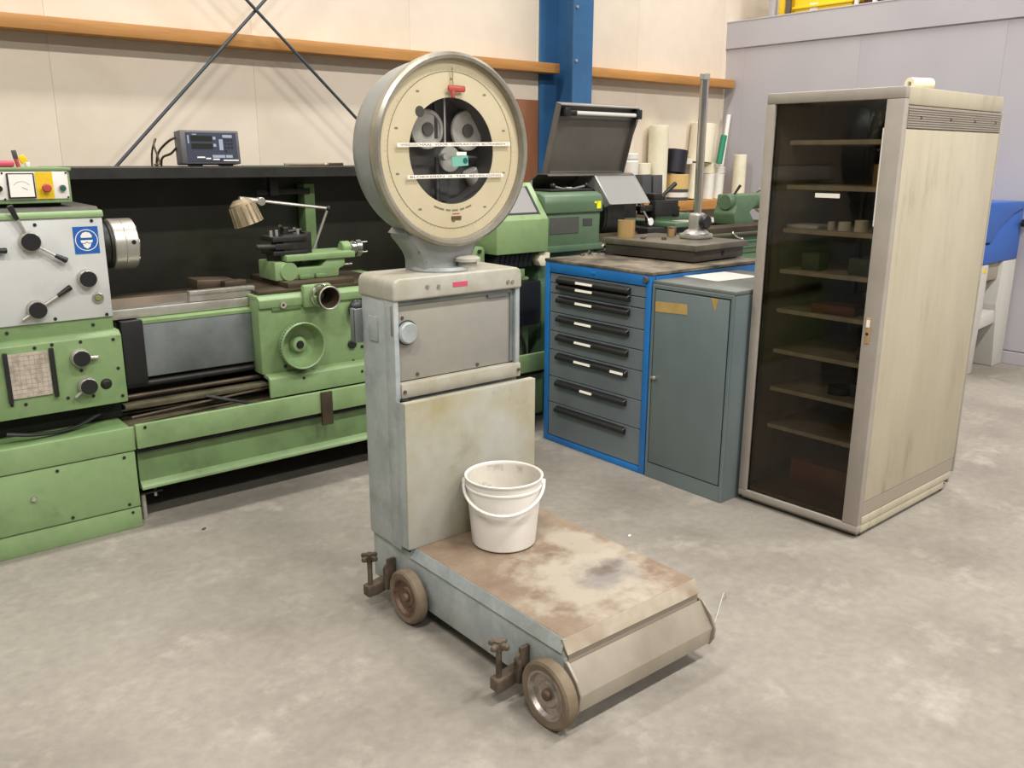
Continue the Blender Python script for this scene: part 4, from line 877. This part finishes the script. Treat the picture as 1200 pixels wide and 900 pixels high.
part('pedestal', L2, B().box(3.50, 4.25, 4.0, 4.50, 0, 1.04, .01), 'dgreen'); part('pedestal', L2, B().box(5.35, 6.10, 4.0, 4.50, 0, .90, .01), 'dgreen')
part('pedestal_door', L2, B().box(3.52, 4.20, 3.992, 4.0, .15, .85, .004), 'dgreen')
part('chip_tray', L2, B().box(4.20, 5.40, 3.95, 4.55, .40, .46, .008), 'dgreen')
part('corner_casting', L2, B().prism([(3.455, .965), (3.435, 1.0), (3.45, 1.035), (3.53, 1.045), (3.53, .96)], 'y', 3.925, 3.99, .008), 'cream')
part('bed', L2, B().box(3.98, 6.15, 3.99, 4.36, .90, 1.06, .01), 'dgreen')
part('bed_rib', L2, B().box(4.2, 6.10, 3.98, 3.995, .985, 1.0, .003), 'dgreen'); part('bed_rib', L2, B().box(4.2, 6.10, 3.98, 3.995, .94, .955, .003), 'dgreen')
part('bed_way', L2, B().prism([(4.0, 1.06), (4.0, 1.10), (4.03, 1.122), (4.06, 1.10), (4.06, 1.06)], 'x', 3.98, 6.15), 'brownsteel'); part('bed_way', L2, B().box(3.98, 6.15, 4.28, 4.36, 1.06, 1.11, .003), 'brownsteel')
part('lead_screw', L2, B().cyl((4.0, 3.97, 1.045), (6.1, 3.97, 1.045), .014, n=12), 'brownsteel')
ck = part('chuck', L2, B().lathe([(0, .30), (.06, .30), (.06, .27), (.155, .27), (.162, .263), (.162, .10), (.155, .095), (.155, .08), (.13, .075), (.13, -.05), (0, -.05)], (4.03, 4.20, 1.225), (1, 0, 0), 44), 'dark')
for a in (.5, .5+PI/2, .5+PI, .5+3*PI/2): part('chuck_jaw', ck, B().box(4.30, 4.35, 4.18, 4.22, 1.28, 1.37, .003, rot=(a, 0, 0), piv=(4.31, 4.20, 1.225)), 'brownsteel')
# chuck guard: folded sheet roof with a clear front flap
cg = part('chuck_guard', L2, B().prism([(4.09, 1.488), (4.11, 1.500), (4.20, 1.500), (4.42, 1.36), (4.416, 1.354), (4.198, 1.494), (4.112, 1.494), (4.094, 1.483)], 'x', 3.66, 4.42), 'hood')
part('guard_end', cg, B().prism([(4.09, 1.486), (3.945, 1.312), (3.99, 1.29), (4.05, 1.38), (4.13, 1.415), (4.22, 1.405), (4.30, 1.36), (4.36, 1.385), (4.20, 1.494), (4.11, 1.494)], 'x', 4.050, 4.058), 'alu')
part('guard_end', cg, B().prism([(4.25, 1.46), (4.25, 1.34), (4.42, 1.34), (4.418, 1.36)], 'x', 3.655, 3.662), 'alu')
part('clear_flap', cg, B().prism([(4.098, 1.490), (3.945, 1.310), (3.949, 1.307), (4.102, 1.487)], 'x', 4.065, 4.42), 'frosty')
part('flap_edge', cg, B().prism([(4.095, 1.491), (3.943, 1.311), (3.951, 1.305), (4.103, 1.486)], 'x', 4.058, 4.066), 'alu'); part('flap_edge', cg, B().prism([(4.095, 1.491), (3.943, 1.311), (3.951, 1.305), (4.103, 1.486)], 'x', 4.419, 4.427), 'alu')
# open hood leaning forward, with its light tube
hd = part('open_hood', L2, B().prism([(4.275, 1.505), (4.150, 1.925), (4.162, 1.930), (4.290, 1.510)], 'x', 3.775, 4.480), 'hood')
hx = [(4.275, 1.505), (4.150, 1.925), (4.118, 1.915), (4.243, 1.497)]
part('hood_side', hd, B().prism(hx, 'x', 3.772, 3.780), 'hood'); part('hood_side', hd, B().prism(hx, 'x', 4.475, 4.483), 'hood')
part('hood_lip', hd, B().prism([(4.150, 1.918), (4.150, 1.926), (4.115, 1.918), (4.115, 1.910)], 'x', 3.775, 4.48), 'alu'); part('hood_lip', hd, B().prism([(4.275, 1.505), (4.273, 1.512), (4.240, 1.504), (4.243, 1.497)], 'x', 3.775, 4.48), 'hood')
tb_ = part('light_tube', hd, B().cyl((3.90, 4.128, 1.868), (4.45, 4.128, 1.868), .013, n=18), 'tubewhite', 'unlit white light tube')
part('tube_socket', tb_, B().cyl((3.84, 4.128, 1.868), (3.905, 4.128, 1.868), .019, n=18), 'black'); part('tube_socket', tb_, B().box(4.45, 4.495, 4.105, 4.15, 1.845, 1.905, .003), 'black')
part('tube_bracket', tb_, B().box(3.80, 3.845, 4.10, 4.155, 1.845, 1.895, .004), 'black')
part('hood_cord', hd, B().tube(curve([(4.49, 4.13, 1.86), (4.485, 4.16, 1.78), (4.475, 4.20, 1.66)]), .003, 6), 'black')
part('hood_hinge', hd, B().box(3.80, 4.44, 4.24, 4.32, 1.497, 1.512, .003), 'hood')
part('rear_splash', L2, B().box(4.0, 4.86, 4.46, 4.475, 1.06, 1.385, .002, 1), 'dark')
# carriage, tool post and indicator
part('saddle', L2, B().box(4.40, 4.95, 3.93, 4.38, 1.10, 1.145, .006), 'dark'); part('apron', L2, B().box(4.42, 4.95, 3.93, 3.99, .88, 1.11, .01), 'dgreen')
part('cross_slide', L2, B().box(4.58, 4.76, 3.85, 4.40, 1.145, 1.175, .004), 'dgreen')
cs2 = part('compound_slide', L2, B().box(4.62, 5.00, 4.06, 4.16, 1.172, 1.218, .008), 'dgreen'); part('slide_screw', cs2, B().cyl((5.0, 4.11, 1.195), (5.04, 4.11, 1.195), .03, n=18, bev=.004), 'black')
tp2 = part('tool_post', L2, B().box(4.58, 4.82, 4.03, 4.20, 1.215, 1.315, .005).cyl((4.72, 4.11, 1.31), (4.72, 4.11, 1.345), .035, n=18, bev=.004).box(4.60, 4.68, 4.06, 4.16, 1.31, 1.36, .004), 'dark')
part('post_lever', tp2, B().cyl((4.72, 4.11, 1.33), (4.86, 4.10, 1.425), .012, .016, 12, .003), 'dark'); part('tool_bar', tp2, B().box(4.46, 4.66, 4.05, 4.09, 1.245, 1.285, .003), 'dark')
part('post_block', tp2, B().box(4.80, 4.86, 4.05, 4.17, 1.20, 1.27, .004), 'dark')
part('white_bottle', L2, B().box(4.83, 4.90, 4.19, 4.26, 1.145, 1.30, .006), 'offwhite')
di = part('dial_indicator', L2, B().cyl((4.50, 4.02, 1.18), (4.50, 3.995, 1.18), .030, n=24, bev=.003), 'chrome'); part('indicator_arm', di, B().cyl((4.49, 4.02, 1.205), (4.46, 4.05, 1.275), .008, n=10).cyl((4.46, 4.05, 1.24), (4.455, 4.05, 1.36), .006, n=10), 'chrome')
part('indicator_face', di, B().cyl((4.50, 3.996, 1.18), (4.50, 3.993, 1.18), .025, n=24), 'paper'); part('indicator_clamp', di, B().box(4.43, 4.48, 4.03, 4.07, 1.25, 1.285, .004), 'black')
part('wood_wedge', L2, B().box(4.50, 4.55, 4.06, 4.10, 1.285, 1.315, .003), 'timber')
# tailstock
ts = part('tailstock', L2, B().prism([(5.52, 1.11), (5.50, 1.19), (5.535, 1.25), (5.545, 1.33), (5.80, 1.33), (5.80, 1.26), (5.70, 1.20), (5.78, 1.11)], 'y', 4.06, 4.26, .012), 'dgreen')
part('quill_housing', ts, B().cyl((5.50, 4.15, 1.275), (5.95, 4.15, 1.275), .062, n=26, bev=.008), 'dgreen'); part('tailstock_lever', ts, B().cyl((5.57, 4.13, 1.32), (5.61, 4.10, 1.40), .008, .011, 10, .002), 'dark')
part('tailstock_wheel', ts, B().torus((5.97, 4.15, 1.275), (1, 0, 0), .085, .012, 30, 10), 'alu')
part('bed_handle', L2, B().tube(curve([(5.36, 3.96, 1.075), (5.37, 3.94, 1.045), (5.43, 3.93, 1.02)]), .007, 8).sph((5.44, 3.93, 1.015), .014), 'chrome')

# ================================================================== plastic stock on the low rail
zr = 1.2055
STK = 'plastic rods and offcuts on the low rail'
def stock(name, x, y, z, r, h, m, lab, cat, tilt=(0, 0, 0), n=28, hole=.35):
    b = B().lathe([(0, 0), (r, 0), (r, h-.003), (r-.003, h), (r*hole, h), (r*hole, h-.01), (0, h-.01)], (0, 0, 0), (0, 0, 1), n)
    solo(name, b, m, lab, cat, (x, y, z), STK, rot=tilt, local=True)
stock('plastic_rod', 6.355, 5.59, zr, .092, .68, 'cream', 'thick cream rod standing tallest on the low rail left of the black offcut', 'rod')
T = thing('white_jar', 'white jar with lid on the low rail behind the clear flap', 'jar', (6.0, 5.60, zr), group=STK)
part('jar_body', T, B().lathe([(0, 0), (.07, 0), (.072, .01), (.072, .355), (.06, .37), (0, .37)], (6.0, 5.60, zr), (0, 0, 1), 28), 'offwhite'); part('jar_lid', T, B().cyl((6.0, 5.60, zr+.372), (6.0, 5.60, zr+.43), .068, n=28, bev=.008), 'offwhite')
stock('plastic_offcut', 6.165, 5.60, zr, .075, .345, 'cream', 'short cream offcut between the white jar and the tall cream rod', 'offcut')
solo('grey_bar', B().box(-.065, .065, -.045, .045, 0, .245, .004), 'dgreyplastic', 'dark grey square bar in front of the short cream offcut', 'bar', (6.04, 5.466, zr), STK, rot=(-.04, 0, .05), local=True)
solo('grey_bar', B().box(-.06, .06, -.045, .045, 0, .24, .004), 'dgreyplastic', 'dark grey square bar in front of the tall cream rod', 'bar', (6.19, 5.466, zr), STK, rot=(-.04, 0, -.04), local=True)
zz = zr
for h, m, lab in ((.030, 'dgreyplastic', 'dark grey disc at the bottom of the stack under the black offcut'), (.045, 'offwhite', 'white disc between two dark grey discs in the stack'), (.030, 'dgreyplastic', 'dark grey disc right under the tan disc'), (.135, 'tan', 'tan plastic disc carrying the leaning black offcut')):
    stock('plastic_disc', 6.60, 5.56, zz, .115, h, m, lab, 'disc'); zz += h+.0005
stock('black_offcut', 6.575, 5.565, zz+.0145, .100, .21, 'navy', 'black cylinder offcut leaning on top of the disc stack', 'offcut', (0, .14, 0))
stock('white_rod', 6.79, 5.52, zr+.008, .062, .33, 'cream', 'pale rod leaning right beside the disc stack', 'rod', (0, .13, 0))
stock('white_rod', 6.92, 5.60, zr, .055, .25, 'offwhite', 'white rod half hidden behind the chrome column', 'rod')
stock('white_rod', 7.05, 5.54, zr, .058, .245, 'offwhite', 'white rod right of the chrome column, under the cream cap', 'rod', (0, .05, 0))
stock('white_rod', 7.19, 5.54, zr, .064, .24, 'offwhite', 'white rod at the right end of the low rail', 'rod', (0, .06, 0))
stock('plastic_puck', 7.055, 5.55, zr+.2495, .066, .09, 'cream', 'cream cap lying on the white rod right of the chrome column', 'cap')
stock('plastic_puck', 7.22, 5.55, zr+.2455, .066, .065, 'offwhite', 'white cap on the rightmost white rod of the low rail', 'cap')
stock('plastic_puck', 6.775, 5.60, zr+.335, .062, .05, 'offwhite', 'white cap beside the big cream drum', 'cap')
stock('cream_drum', 6.965, 5.585, zr+.352, .120, .36, 'cream', 'big cream drum leaning behind the chrome column', 'drum', (0, .09, 0))
stock('green_rod', 7.075, 5.44, zr+.34, .030, .27, 'greenrod', 'short green rod leaning against the big cream drum', 'rod', (0, .20, 0), 16)
solo('thin_pipe', B().cyl((0, 0, 0), (0, 0, .50), .022, n=14), 'white', 'thin white pipe leaning beside the green rod', 'pipe', (7.325, 5.60, zr+.312), STK, rot=(0, .14, 0), local=True)
solo('cream_pole', B().cyl((0, 0, 0), (0, 0, 1.63), .062, n=24, bev=.003), 'cream', 'long cream pole standing on the floor in the corner by the grey partition', 'pole', (7.26, 5.33, 0), rot=(0, 0, 0), local=True)
solo('white_carton', B().box(6.35, 7.15, 5.45, 5.67, 0, 1.03, .004), 'offwhite', 'white carton standing under the low rail', 'carton', (6.7, 5.55, 0))

# ================================================================== things on the upper floor behind the parapet
zu = 2.7205
T = thing('yellow_crate', 'yellow plastic crate on the upper floor behind the parapet', 'crate', (7.85, 4.78, zu))
part('crate_body', T, B().box(7.60, 8.10, 4.50, 5.09, zu, zu+.42, .012), 'yellow'); part('crate_rim', T, B().box(7.585, 8.115, 4.485, 5.105, zu+.22, zu+.245, .006), 'yellow'); part('crate_label', T, B().box(7.596, 7.60, 4.84, 4.92, zu+.12, zu+.26), 'offwhite')
solo('yellow_crate', B().box(7.60, 8.10, 5.19, 5.26, zu, zu+.5, .01), 'yellow', 'narrow yellow crate between the two grey posts upstairs', 'crate', (7.85, 5.22, zu))
PST = 'rack posts on the upper floor'
for y, r, m, lab in ((5.31, .028, 'wallgrey', 'grey rack post at the left end of the upper floor'), (5.135, .020, 'hood', 'thin grey rack post between the yellow crates'), (4.44, .016, 'white', 'left white post right of the yellow crate upstairs'), (4.27, .016, 'white', 'right white post beside the dark carton upstairs')):
    solo('rack_post', B().box(7.56, 7.56+2*r, y-r, y+r, zu, 4.2, .003), m, lab, 'post', (7.56+r, y, zu), PST)
solo('dark_carton', B().box(7.62, 8.2, 3.98, 4.40, zu, zu+.6, .006), 'redbrown', 'dark red-brown carton behind the white posts upstairs', 'carton', (7.9, 4.2, zu))

# loose bits on the floor
for x, y, m, lab in ((1.209, 3.608, 'cast', 'dark metal chip on the floor in front of the green lathe'), (2.62, 2.37, 'white', 'tiny white chip on the floor between the scale and the grey locker')):
    solo('floor_chip', B().box(-.009, .009, -.006, .006, 0, .006, .002), m, lab, 'chip', (x, y, .0005), rot=(0, 0, .6), local=True)
